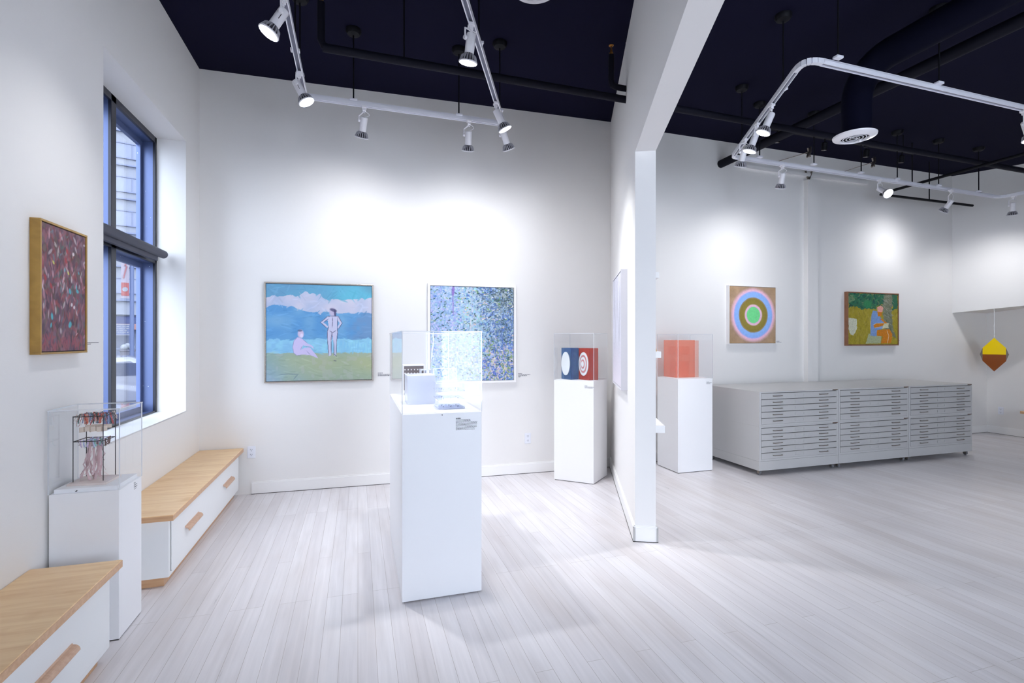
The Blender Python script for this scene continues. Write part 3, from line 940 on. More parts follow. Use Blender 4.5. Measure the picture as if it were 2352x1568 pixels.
def stroke(im, u, v, l, t, ang, c, a=1.0):
    h, w_ = im.shape[:2]
    cx, cy_, L, T = u * w_, v * h, l * h / 2, t * h / 2
    R = int(L + 2)
    x0, x1 = max(0, int(cx) - R), min(w_, int(cx) + R + 1); y0, y1 = max(0, int(cy_) - R), min(h, int(cy_) + R + 1)
    if x0 >= x1 or y0 >= y1: return
    X, Y = np.meshgrid(np.arange(x0, x1) - cx, np.arange(y0, y1) - cy_)
    ca, sa = math.cos(ang), math.sin(ang)
    p = X * ca + Y * sa; q_ = -X * sa + Y * ca
    mk = np.clip(1.6 - ((p / L) ** 2 + (q_ / T) ** 2), 0, 1) * a
    mk = mk[..., None]
    im[y0:y1, x0:x1] = im[y0:y1, x0:x1] * (1 - mk) + np.array(c) * mk


def poly(im, pts, c, a=1.0, ragged=0.0, seed=0):
    h, w_ = im.shape[:2]
    X, Y = np.meshgrid((np.arange(w_) + .5) / w_, (np.arange(h) + .5) / h)
    if ragged:
        X = X + (vnoise(h, w_, 30, 30, seed) - .5) * ragged; Y = Y + (vnoise(h, w_, 30, 30, seed + 1) - .5) * ragged
    ins = np.zeros((h, w_), bool); n = len(pts)
    for i in range(n):
        x0, y0 = pts[i]; x1, y1 = pts[(i + 1) % n]
        if y0 == y1: continue
        cnd = ((y0 > Y) != (y1 > Y)) & (X < (x1 - x0) * (Y - y0) / (y1 - y0) + x0)
        ins ^= cnd
    im[ins] = im[ins] * (1 - a) + np.array(c) * a


def line(im, pts, c, t=0.006, a=0.9):
    for (x0, y0), (x1, y1) in zip(pts, pts[1:]):
        asp = im.shape[1] / im.shape[0]
        L = math.hypot((x1 - x0) * asp, y1 - y0)
        stroke(im, (x0 + x1) / 2, (y0 + y1) / 2, L * 1.05, t, math.atan2(y1 - y0, (x1 - x0) * asp), c, a)


def texture(im, amt, seed, s=(60, 60)):
    h, w_ = im.shape[:2]
    im *= (1 + (vnoise(h, w_, s[0], s[1], seed) - .5) * amt)[..., None]


def img_seascape():
    W, H = 300, 280
    im = new_img(H, W, (104, 160, 200))
    v = (np.arange(H) + .5)[:, None] / H * np.ones((1, W)); u = (np.arange(W) + .5)[None, :] / W * np.ones((H, 1))
    n1 = vnoise(H, W, 8, 10, 1); n2 = vnoise(H, W, 22, 30, 2); n3 = vnoise(H, W, 5, 4, 3)
    c = lambda *a: np.array(a, float)
    mixc = lambda a, b, t: a * (1 - t[..., None]) + b * t[..., None]
    sky = mixc(c(102, 154, 188), c(100, 180, 204), np.clip(u * 1.2 - .1 + (n1 - .5) * .7, 0, 1))
    sky = mixc(sky, c(96, 130, 160) * np.ones_like(sky), np.clip(n3 * 2 - 1.25, 0, .8) * (v < .15))
    cloud = mixc(c(172, 184, 210), c(200, 198, 214), np.clip(n1 * 1.3 - .1, 0, 1))
    sea = mixc(c(92, 150, 200), c(118, 168, 206), np.clip(n1 * 1.4 - .3, 0, 1))
    sea = mixc(sea, c(112, 146, 186) * np.ones_like(sea), np.clip((u - .76) * 5 + (n2 - .5) * .8, 0, .8))
    surf = mixc(c(132, 184, 218), c(146, 206, 224), np.clip(n2 + u * .5 - .3, 0, 1))
    sand = mixc(c(140, 166, 162), c(168, 178, 142), np.clip(u * .7 + n3 * .9 - .35, 0, 1))
    sand = mixc(sand, c(146, 172, 192) * np.ones_like(sand), np.clip((.45 - u) * 2 * (v - .78) * 6 * n1, 0, .9))
    sand = mixc(sand, c(190, 186, 200) * np.ones_like(sand), np.clip((n2 - .6) * 1.5, 0, .22))
    xs = [0, .12, .3, .36, .5, .58, .65, .8, 1.0]
    yt = np.interp(u, xs, [.13, .12, .115, .08, .11, .16, .145, .16, .13]) + (n2 - .5) * .035
    yl = np.interp(u, xs, [.235, .215, .255, .265, .30, .27, .29, .295, .29]) + (n2 - .5) * .03
    im = sky.copy()
    k = v > yt; im[k] = cloud[k]
    k = v > yl; im[k] = sea[k]
    k = v > .572 + (n2 - .5) * .03 - .01 * u; im[k] = surf[k]
    k = v > .712 + (n2 - .5) * .012; im[k] = sand[k]
    rn_ = random.Random(5)
    for _ in range(420):
        uu, vv = rn_.random(), rn_.random()
        px = im[min(H - 1, int(vv * H)), min(W - 1, int(uu * W))]
        d = rn_.uniform(-14, 14)
        stroke(im, uu, vv, rn_.uniform(.03, .12), rn_.uniform(.006, .02), rn_.uniform(-.5, .5) if vv > .3 else rn_.uniform(-1.2, 1.2), px + d, .6)
    for _ in range(60):
        stroke(im, rn_.uniform(.55, 1), rn_.uniform(.6, .7), rn_.uniform(.03, .08), .008, PI / 2, (130, 190, 222), .7)
    P = lambda L_: [((x - 115) / 1420, (y - 118) / 1317) for x, y in L_]
    skin = (196, 196, 220); dk = (66, 66, 100); dk2 = (104, 104, 138)
    for seg in ([(920, 550), (825, 632), (915, 715), (932, 690), (868, 632), (932, 600)], [(1065, 545), (1120, 642), (1068, 722), (1055, 700), (1088, 645), (1052, 595)],
                [(920, 548), (1065, 545), (1050, 700), (1060, 770), (990, 800), (915, 765), (935, 690)],
                [(915, 762), (990, 795), (975, 900), (974, 1090), (935, 1102), (925, 950)], [(988, 795), (1058, 768), (1046, 900), (1040, 1090), (1010, 1100), (1004, 930)]):
        poly(im, P(seg), skin, 1, .004, 9)
    hx, hy = (988 - 115) / 1420, (488 - 118) / 1317
    stroke(im, hx, hy, .092, .066, PI / 2, (188, 180, 206)); stroke(im, hx + .008, hy - .02, .07, .03, .3, dk, .75); stroke(im, hx + .024, hy + .01, .07, .022, 1.5, dk, .8)
    for seg in ([(920, 550), (825, 632), (915, 715)], [(868, 632), (930, 585)], [(1065, 545), (1120, 642), (1068, 722)], [(1058, 560), (1052, 700), (1060, 790)], [(935, 690), (918, 760), (918, 850), (935, 1090)],
                [(950, 748), (990, 775), (1035, 742)], [(975, 800), (968, 880), (972, 1080)], [(1055, 780), (1044, 900), (1040, 1060)], [(1005, 900), (1008, 1090)], [(925, 552), (960, 545), (1060, 545)], [(985, 560), (990, 620), (980, 700)], [(1010, 1070), (1045, 1105)], [(1005, 1160), (1040, 1166)]):
        line(im, P(seg), dk, .0065, .75)
    stroke(im, (980 - 115) / 1420, (800 - 118) / 1317, .05, .012, 1.5, dk2, .6)
    pk = (200, 190, 226)
    poly(im, P([(520, 838), (475, 885), (456, 970), (470, 1050), (510, 1087), (600, 1077), (690, 1087), (800, 1130), (745, 1052), (684, 980), (605, 985), (570, 1012), (592, 950), (700, 972), (740, 1003), (722, 958), (645, 920), (592, 868)]), pk, 1, .004, 4)
    stroke(im, (563 - 115) / 1420, (792 - 118) / 1317, .082, .058, PI / 2, (204, 186, 212)); stroke(im, (552 - 115) / 1420, (748 - 118) / 1317, .045, .02, 0, (90, 100, 130), .8)
    stroke(im, (575 - 115) / 1420, (815 - 118) / 1317, .04, .03, PI / 2, (222, 214, 236), .9)
    for seg in ([(520, 838), (475, 885), (456, 970), (470, 1050), (510, 1087), (570, 1085)], [(592, 868), (650, 918)], [(580, 960), (560, 1010)], [(600, 962), (700, 975)], [(640, 1025), (690, 1080)]):
        line(im, P(seg), (110, 110, 160), .005, .6)
    line(im, [(.12, .93), (.2, .925), (.29, .93), (.25, .98)], (110, 130, 140), .01, .6)
    return im


def img_foliage():
    W, H = 270, 290
    im = new_img(H, W, (158, 184, 216)); rn_ = random.Random(8)
    left = [(172, 168, 226), (150, 176, 222), (130, 170, 200), (188, 200, 232), (140, 160, 210), (176, 196, 214), (120, 156, 190), (196, 190, 236)]
    mid = [(170, 200, 214), (186, 206, 196), (150, 190, 210), (196, 200, 214), (168, 180, 200), (140, 200, 206)]
    right = [(96, 120, 150), (120, 150, 190), (84, 110, 170), (150, 170, 180), (110, 140, 150), (70, 90, 110), (178, 196, 206), (90, 120, 190)]
    topr = [(80, 98, 110), (110, 128, 132), (150, 160, 160), (62, 82, 92), (176, 190, 190)]
    low = [(176, 198, 214), (196, 206, 210), (150, 180, 214), (100, 130, 200), (180, 200, 190), (206, 200, 206)]
    lowr = [(96, 120, 200), (128, 156, 90), (206, 190, 200), (70, 100, 190), (150, 150, 190), (214, 200, 180), (112, 140, 120)]
    for i in range(6800):
        u, v = rn_.random(), rn_.random()
        u0, v0 = u, v
        u, v = u0 + rn_.gauss(0, .09), v0 + rn_.gauss(0, .07)
        if u > .76 and v < .22: pal = topr
        elif u > .6 and v > .62: pal = lowr
        elif v > .72: pal = low
        elif u > .62 + (v - .4) * .3: pal = right
        elif u > .34: pal = mid
        else: pal = left
        c = rn_.choice(pal); d = rn_.uniform(-16, 16)
        c = (c[0] + d, c[1] + d, c[2] + d)
        stroke(im, u0, v0, rn_.uniform(.016, .05), rn_.uniform(.005, .014), rn_.uniform(0, PI), c, .85)
    for i in range(420):
        u, v = rn_.random(), rn_.random()
        c = rn_.choice([(54, 88, 88), (60, 100, 92), (236, 230, 226), (220, 190, 170), (60, 110, 190), (130, 170, 90), (40, 66, 76)])
        if c[0] > 200 and u < .3 and v < .6: c = (56, 96, 92)
        stroke(im, u, v, rn_.uniform(.014, .032), rn_.uniform(.006, .012), rn_.uniform(-.8, .8), c, .9)
    line(im, [(.265, 0), (.26, .1)], (130, 96, 176), .03, .8); line(im, [(.26, .1), (.265, .3)], (140, 116, 190), .014, .7)
    line(im, [(.03, .50), (.035, .58), (.02, .68), (.01, .76)], (232, 232, 248), .014, .95)
    line(im, [(.475, .32), (.47, .45)], (226, 220, 220), .01, .8)
    return im


def img_mauve():
    W, H = 190, 280
    im = new_img(H, W, (112, 84, 96)); rn_ = random.Random(12)
    cl = [(128, 92, 104), (104, 80, 96), (150, 104, 112), (92, 72, 84), (138, 84, 92), (120, 98, 112), (104, 88, 84)]
    for i in range(1500):
        u, v = rn_.random(), rn_.random(); c = rn_.choice(cl); d = rn_.uniform(-16, 14)
        stroke(im, u, v, rn_.uniform(.05, .13), rn_.uniform(.018, .045), PI / 2 + rn_.gauss(0, .5), (c[0] + d, c[1] + d, c[2] + d), .8)
    for i in range(210):
        u = min(.97, max(.03, rn_.gauss(.5, .26))); v = min(.95, max(.05, rn_.gauss(.42, .25)))
        c = rn_.choice([(196, 140, 156), (150, 80, 84), (168, 100, 100), (212, 170, 180), (140, 74, 80), (110, 128, 140), (84, 110, 104), (206, 196, 196), (120, 60, 56)])
        stroke(im, u, v, rn_.uniform(.035, .085), rn_.uniform(.010, .026), PI / 2 + rn_.gauss(0, .55), c, .65)
    for (u, v, l, t, a) in ((.62, .50, .05, .03, 1.2), (.80, .49, .045, .03, .3), (.62, .78, .055, .04, 2.2), (.22, .72, .055, .03, 1.4), (.2, .79, .04, .02, 1.8), (.78, .46, .05, .016, 1.5), (.5, .33, .03, .015, 1.5), (.83, .33, .03, .012, 1)):
        stroke(im, u, v, l, t, a, (92, 178, 190), .95)
    for (u, v) in ((.25, .29), (.58, .35)): stroke(im, u, v, .035, .02, .8, (208, 204, 110), .95)
    for (u, v) in ((.7, .18), (.66, .61), (.72, .63)): stroke(im, u, v, .03, .03, .6, (218, 208, 212), .95)
    for (u, v) in ((.08, .42), (.2, .48), (.55, .17), (.52, .25)): stroke(im, u, v, .05, .03, 1.0, (168, 68, 72), .9)
    for i in range(50):
        stroke(im, rn_.random(), rn_.uniform(.88, 1), rn_.uniform(.03, .08), .02, PI / 2 + rn_.gauss(0, .5), rn_.choice([(150, 90, 96), (150, 84, 96)]), .8)
    return im


def img_streaks():
    W, H = 160, 240
    im = new_img(H, W, (196, 196, 208)); rn_ = random.Random(21)
    v = (np.arange(H) + .5)[:, None] / H * np.ones((1, W))
    n = vnoise(H, W, 4, 40, 3); n2 = vnoise(H, W, 90, 90, 4)
    im *= (1 + (n - .5) * .25 * (v < .62) + (n2 - .5) * .10)[..., None]
    im = im * (1 - np.clip((v - .55) * 2, 0, .8))[..., None] + np.array((222, 214, 224)) * np.clip((v - .55) * 2, 0, .8)[..., None]
    for _ in range(60):
        stroke(im, rn_.random(), rn_.uniform(0, .6), rn_.uniform(.2, .5), rn_.uniform(.004, .012), PI / 2, rn_.choice([(170, 172, 188), (210, 210, 222), (150, 152, 168)]), .5)
    return im


def img_rings():
    W, H = 260, 260
    c = lambda *a: np.array(a, float)
    X, Y = np.meshgrid((np.arange(W) + .5) / W - .51, (np.arange(H) + .5) / H - .5)
    X = X * 1.0
    n = vnoise(H, W, 18, 18, 5)
    r = np.sqrt(X * X + Y * Y) + (n - .5) * .006
    stops = [(0.0, c(122, 226, 148)), (.138, c(122, 226, 148)), (.150, c(236, 190, 214)), (.178, c(238, 196, 216)), (.198, c(150, 136, 66)), (.285, c(146, 130, 60)), (.307, c(160, 140, 120)),
             (.318, c(150, 190, 248)), (.395, c(146, 186, 248)), (.412, c(180, 180, 240)), (.425, c(240, 196, 222)), (.452, c(232, 186, 200)), (.50, c(178, 148, 122)), (.8, c(166, 138, 100))]
    rs_ = [s_[0] for s_ in stops]
    im = np.stack([np.interp(r, rs_, [s_[1][k] for s_ in stops]) for k in range(3)], -1)
    texture(im, .05, 6, (50, 50))
    g = vnoise(H, W, 12, 12, 8)
    im = im * (1 + (g - .5) * .12 * (r > .46))[..., None]
    return im


def img_figure():
    W, H = 260, 260
    im = new_img(H, W, (160, 146, 44)); rn_ = random.Random(31)
    for _ in range(420):
        stroke(im, rn_.random(), rn_.random(), rn_.uniform(.05, .14), rn_.uniform(.012, .03), PI / 2 + rn_.gauss(0, .4), rn_.choice([(150, 138, 40), (172, 156, 56), (140, 128, 36), (166, 150, 66)]), .7)
    P = lambda L_: [((x - 970) / 340, (y - 212) / 372) for x, y in L_]
    poly(im, P([(1200, 212), (1280, 212), (1265, 330), (1275, 470), (1300, 545), (1225, 480), (1205, 380)]), (116, 122, 100), 1, .03, 2)
    poly(im, P([(965, 212), (1215, 212), (1200, 290), (1160, 300), (1150, 325), (1085, 320), (1060, 335), (1010, 300), (965, 290)]), (44, 104, 78), 1, .05, 3)
    poly(im, P([(1270, 212), (1310, 212), (1310, 320), (1270, 330)]), (44, 100, 74), 1, .04, 5)
    poly(im, P([(965, 225), (1010, 235), (1005, 275), (965, 285)]), (120, 150, 110), .8, .05, 5)
    for _ in range(120):
        stroke(im, rn_.uniform(0, .7), rn_.uniform(0, .27), rn_.uniform(.03, .09), rn_.uniform(.012, .03), rn_.uniform(0, PI), rn_.choice([(30, 84, 66), (60, 130, 90), (120, 130, 96), (24, 70, 70), (70, 110, 70)]), .8)
    stroke(im, .38, .20, .17, .15, 0, (48, 128, 82), .95)
    for _ in range(150):
        u = rn_.uniform(.70, .90); v = rn_.uniform(0, .85)
        stroke(im, u, v, rn_.uniform(.03, .08), .010, .8 + rn_.gauss(0, .4), rn_.choice([(150, 154, 136), (92, 98, 80), (130, 128, 108), (160, 160, 150)]), .7)
    poly(im, P([(970, 392), (1028, 398), (1025, 480), (1005, 520), (985, 515), (972, 470)]), (204, 206, 184), 1, .02, 7)
    poly(im, P([(1108, 505), (1195, 525), (1188, 578), (1085, 578)]), (168, 176, 140), 1, .01, 7)
    poly(im, P([(1135, 335), (1180, 345), (1185, 380), (1215, 420), (1200, 470), (1165, 478), (1160, 525), (1118, 520), (1120, 440), (1125, 370)]), (122, 154, 204), 1, .01, 8)
    poly(im, P([(1163, 480), (1250, 470), (1272, 510), (1262, 575), (1190, 577), (1205, 525), (1163, 520)]), (204, 126, 26), 1, .006, 9)
    line(im, P([(1232, 480), (1245, 520), (1236, 577)]), (226, 210, 190), .012, .9)
    poly(im, P([(1182, 395), (1200, 395), (1238, 430), (1215, 445), (1145, 462), (1138, 440), (1160, 428), (1215, 425)]), (206, 128, 28), 1, .006, 10)
    poly(im, P([(1165, 340), (1198, 345), (1195, 372), (1170, 378)]), (206, 126, 30), 1, .004, 10)
    poly(im, P([(1165, 310), (1190, 297), (1208, 315), (1200, 345), (1168, 342)]), (222, 158, 146), 1, .01, 11)
    poly(im, P([(1210, 430), (1245, 425), (1243, 462), (1200, 468)]), (206, 204, 170), 1, .01, 12)
    for seg in ([(1138, 440), (1160, 428), (1215, 425)], [(1145, 462), (1200, 460)], [(1120, 380), (1118, 480)]):
        line(im, P(seg), (220, 214, 200), .008, .8)
    texture(im, .12, 13, (70, 70))
    return im


def canvas(name, im, x0, x1, z0, z1, y, parent):
    h, w_ = im.shape[:2]
    xs = np.linspace(x0, x1, w_); zs = np.linspace(z1, z0, h)
    X, Z = np.meshgrid(xs, zs)
    lum = im.mean(axis=2); gy = np.clip((lum - np.roll(lum, 1, 0)) / 255, -1, 1)
    V = np.stack([X, np.full_like(X, y) - gy * 0.0012, Z], -1).reshape(-1, 3)
    idx = np.arange(h * w_).reshape(h, w_)
    F = np.stack([idx[1:, :-1], idx[1:, 1:], idx[:-1, 1:], idx[:-1, :-1]], -1).reshape(-1, 4)
    me = bpy.data.meshes.new(name)
    me.vertices.add(len(V)); me.vertices.foreach_set('co', V.astype(np.float32).ravel())
    me.loops.add(F.size); me.loops.foreach_set('vertex_index', F.astype(np.int32).ravel())
    me.polygons.add(len(F)); me.polygons.foreach_set('loop_start', (np.arange(len(F)) * 4).astype(np.int32))
    me.polygons.foreach_set('loop_total', np.full(len(F), 4, np.int32))
    me.update(calc_edges=True)
    me.polygons.foreach_set('use_smooth', [True] * len(F))
    c = np.clip(im / 255, 0, 1); c = np.where(c <= .04045, c / 12.92, ((c + .055) / 1.055) ** 2.4)
    rgba = np.concatenate([c, np.ones((h, w_, 1))], -1).astype(np.float32)
    at = me.color_attributes.new('pigment', 'FLOAT_COLOR', 'POINT'); at.data.foreach_set('color', rgba.ravel())
    me.materials.append(M['paint'])
    o = bpy.data.objects.new(name, me); COL.objects.link(o); o.parent = parent
    return o


def painting(label, left, right, z0, z1, depth, im, fm, fw=0.012, lip=0.006, gap=0.004):
    """left/right: points on the wall as seen from the room; local x to the right, -y out of the wall"""
    d = (right - left); L = d.length; rz = math.atan2(d.y, d.x)
    c = (left + right) / 2
    t = thing('painting', label, 'painting', (c.x, c.y, z0), rz)
    H = z1 - z0
    obj('picture_frame', MB().ring(-L / 2, L / 2, 0, H, fw, -depth, 0), fm, t, bev=0.0012)
    obj('frame_liner', MB().box(-L / 2 + fw, L / 2 - fw, -depth + lip + 0.004, -0.002, fw, H - fw), M['liner'], t)
    canvas('canvas', im, -L / 2 + fw + gap, L / 2 - fw - gap, fw + gap, H - fw - gap, -depth + lip, t)
    return t


def wall_label(label, px, py, A, B, widths, lh=0.014, seed=1, out=None):
    p = on_wall(px, py, A, B, 0.0)
    d = (B - A).normalized()
    t = thing('wall_label', label, 'wall label', (p.x, p.y, p.z), math.atan2(d.y, d.x))
    text_block(t, 0, 0, widths, lh, lh * 0.42, -0.001, M['ink'], seed=seed)
    return t


LW0, LW1 = Vector((XL, 0)), Vector((XL, 5))
painting('mauve abstract in a deep gilt wood frame, left of the window', Vector((XL, 2.838)), Vector((XL, 3.256)), 1.430, 2.060, 0.042, img_mauve(), M['gold'], 0.010, 0.005)
painting('blue beach scene with a standing and a seated figure in a silver frame',
         Vector(on_wall(608, 760, A0, B0).xy), Vector(on_wall(857.6, 760, A0, B0).xy), 1.075, 2.063, 0.03, img_seascape(), M['silver'], 0.013, 0.006)
painting('blue green leafy abstract in a white frame on the back wall, behind the long pedestal',
         Vector(on_wall(982, 760, A0, B0).xy), Vector(on_wall(1183.5, 760, A0, B0).xy), 1.026, 2.098, 0.035, img_foliage(), M['white_frame'], 0.024, 0.008)
painting('pale grey streaked canvas in a white frame on the left face of the partition',
         B0 + pd * 0.89, B0 + pd * 1.70, 1.072, 2.095, 0.055, img_streaks(), M['grey_frame'], 0.012, 0.005)
painting('painting of soft blue, ochre and green rings in a white frame',
         Vector(on_wall(1668, 760, R1, R2).xy), Vector(on_wall(1776.5, 760, R1, R2).xy), 1.440, 2.203, 0.05, img_rings(), M['white_frame'], 0.009, 0.004)
painting('painting of a seated figure in blue under green trees, brown wood frame',
         Vector(on_wall(1939, 760, R1, R2).xy), Vector(on_wall(2056, 760, R1, R2).xy), 1.413, 2.180, 0.055, img_figure(), M['walnut'], 0.014, 0.006)
wall_label('small print label beside the gilt-framed mauve abstract', 199.5, 786, LW0, LW1, [.13, .04], 0.008, 2)
wall_label('small print label right of the blue beach painting', 868, 856, A0, B0, [.05, .13, .13], 0.0135, 3)
wall_label('small print label right of the leafy abstract', 1190.5, 857, A0, B0, [.045, .145, .10, .03], 0.0125, 4)
wall_label('small print label right of the ring painting', 1778, 783, R1, R2, [.09, .13], 0.012, 5)
wall_label('small print label right of the seated figure painting', 2056.5, 782, R1, R2, [.09, .07], 0.012, 6)


# ------------------------------------------------------------------ outlets
def outlet(label, px, py, A, B, pw_=0.072, ph=0.116):
    p = on_wall(px, py, A, B); d = (B - A).normalized()
    t = thing('wall_outlet', label, 'outlet', (p.x, p.y, p.z), math.atan2(d.y, d.x))
    obj('cover_plate', MB().box(-pw_ / 2, pw_ / 2, -0.006, 0, -ph / 2, ph / 2), M['plastic'], t, bev=0.003)
    for z in (-0.024, 0.024):
        r = obj('receptacle', MB().lathe([(0.017, 0), (0.017, 0.002)], (0, -0.006, z), (0, -1, 0), 20), M['plastic'], t)
        obj('socket_slot', MB().box(-0.009, -0.006, -0.0092, -0.008, z - 0.002, z + 0.009).box(0.006, 0.009, -0.0092, -0.008, z - 0.002, z + 0.008).box(-0.003, 0.003, -0.0092, -0.008, z - 0.012, z - 0.007), M['slotdark'], r)


outlet('white double outlet on the back wall beside the window bench', 577.5, 1038, A0, B0)
outlet('white double outlet on the back wall between the long pedestal and the corner pedestal', 1212, 1006, A0, B0)
outlet('white outlet low on the wall below the yellow and brown diamond', 2299, 943, Vector((9.757, 5.5)), Vector((9.757, 1.2)))

# ------------------------------------------------------------------ shelves on the far side of the partition
ss = PN + pn * PT
for (za, zb_, lab) in ((1.969, 2.014, 'topmost white shelf on the far face of the partition'), (1.360, 1.408, 'middle white shelf on the far face of the partition'), (0.790, 0.845, 'lowest white shelf on the far face of the partition')):
    s0 = ss - pd * 0.10; s1 = ss - pd * 1.30
    dpt = 0.042 if za > 1.9 else (0.058 if za > 1.2 else 0.085)
    o = obj('wall_shelf', MB().prism([s0, s1, s1 + pn * dpt, s0 + pn * dpt], za, zb_), M['trim'], bev=0.002, shift=(s0.x, s0.y, za))
    tag(o, lab, 'shelf', 'white shelves on the partition')
bk = ss - pd * 0.16 + pn * 0.008
o = obj('leaning_card', MB().add([(bk.x, bk.y, 1.409), (bk.x + pn.x * .028, bk.y + pn.y * .028, 1.409), (bk.x, bk.y, 1.50),
                                  (bk.x - pd.x * .12, bk.y - pd.y * .12, 1.409), (bk.x + pn.x * .028 - pd.x * .12, bk.y + pn.y * .028 - pd.y * .12, 1.409), (bk.x - pd.x * .12, bk.y - pd.y * .12, 1.50)],
                                 [(0, 1, 2), (3, 5, 4), (0, 3, 4, 1), (1, 4, 5, 2), (0, 2, 5, 3)]), mat('tan_card', (196, 164, 116), 0.6), shift=(bk.x, bk.y, 1.409))
tag(o, 'tan card leaning on the middle shelf of the partition', 'card')

# ------------------------------------------------------------------ lighting tracks
RODW = 0.006


def rail_piece(parent, a, b, name='rail'):
    a = Vector((a[0], a[1], TRACK_Z)); b = Vector((b[0], b[1], TRACK_Z))
    d = (b - a).normalized(); r = Vector((-d.y, d.x, 0))
    m = MB()
    m.bar(a + Vector((0, 0, 0.017)), b + Vector((0, 0, 0.017)), 0.036, 0.010)
    m.bar(a + r * 0.015, b + r * 0.015, 0.006, 0.034); m.bar(a - r * 0.015, b - r * 0.015, 0.006, 0.034)
    o = obj(name, m, M['track'], parent)
    obj('slot', MB().bar(a + d * 0.04 + Vector((0, 0, 0.006)), b - d * 0.04 + Vector((0, 0, 0.006)), 0.022, 0.014), M['slot'], o)
    return o


def rod(parent, x, y, z0=TRACK_Z + 0.02, canopy=True):
    o = obj('suspension_rod', MB().tube([(x, y, z0), (x, y, BASE_Z - 0.004)], RODW, 8), M['black'], parent)
    obj('rod_clamp', MB().box(x - 0.03, x + 0.03, y - 0.02, y + 0.02, z0 - 0.006, z0 + 0.012), M['track'], o, bev=0.004)
    if canopy:
        obj('canopy', MB().lathe([(0.062, 0), (0.062, 0.02), (0.05, 0.04), (0.012, 0.05)], (x, y, BASE_Z - 0.001), (0, 0, -1), 20), M['black'], o, smooth=True)
    return o


lt = thing('lighting_track', 'white U-shaped lighting track hanging over the window room', 'lighting track')
tA = Vector((-0.405, 4.345)); tB = Vector((1.262, 4.372))
tA0 = Vector((-0.398, 1.2)); tB0 = tB + (Vector((0.59, 2.839)) - tB).normalized() * 3.3
rail_piece(lt, tA0, tA); rail_piece(lt, tA, tB); rail_piece(lt, tB0, tB)
for c_ in (tA, tB):
    obj('corner_connector', MB().box(c_.x - 0.026, c_.x + 0.026, c_.y - 0.026, c_.y + 0.026, TRACK_Z - 0.02, TRACK_Z + 0.024), M['track'], lt, bev=0.006)
for (px, py) in ((812, 231), (1054, 265), (1148, 254), (678, 117), (689, 172), (1100, 100)):
    p = at_height(px, py, TRACK_Z + 0.02); rod(lt, p.x, p.y)

rt = thing('lighting_track', 'white rectangular lighting track loop hanging over the flat file room', 'lighting track')
q0, q1, q2 = Vector((2.975, 2.735)), Vector((3.839, 4.432)), Vector((8.49, 4.62))
q3 = Vector((8.50, 2.84))


def arc_corner(a, c, b, r, n=6):
    u = (a - c).normalized(); v = (b - c).normalized()
    p0, p1 = c + u * r, c + v * r
    pts = []
    for i in range(n + 1):
        t_ = i / n
        pts.append(p0 * (1 - t_) ** 2 + c * 2 * t_ * (1 - t_) + p1 * t_ ** 2)
    return p0, p1, pts


cn = []
qs = [q0, q1, q2, q3]
for i in range(4):
    cn.append(arc_corner(qs[i - 1], qs[i], qs[(i + 1) % 4], 0.16 if i != 1 else 0.05))
for i in range(4):
    rail_piece(rt, cn[i][1], cn[(i + 1) % 4][0])
    m = MB()
    pts = cn[i][2]
    for a, b in zip(pts, pts[1:]):
        m.bar((a.x, a.y, TRACK_Z + 0.003), (b.x, b.y, TRACK_Z + 0.003), 0.036, 0.036)
    obj('flexible_connector', m, M['track'], rt)
for (px, py) in ((1745, 361), (1869.5, 378), (1978, 397), (2061, 411), (2156, 426), (2248, 440), (1925, 133), (2157, 192), (1799, 205), (1704, 332)):
    p = at_height(px, py, TRACK_Z + 0.02); rod(rt, p.x, p.y)


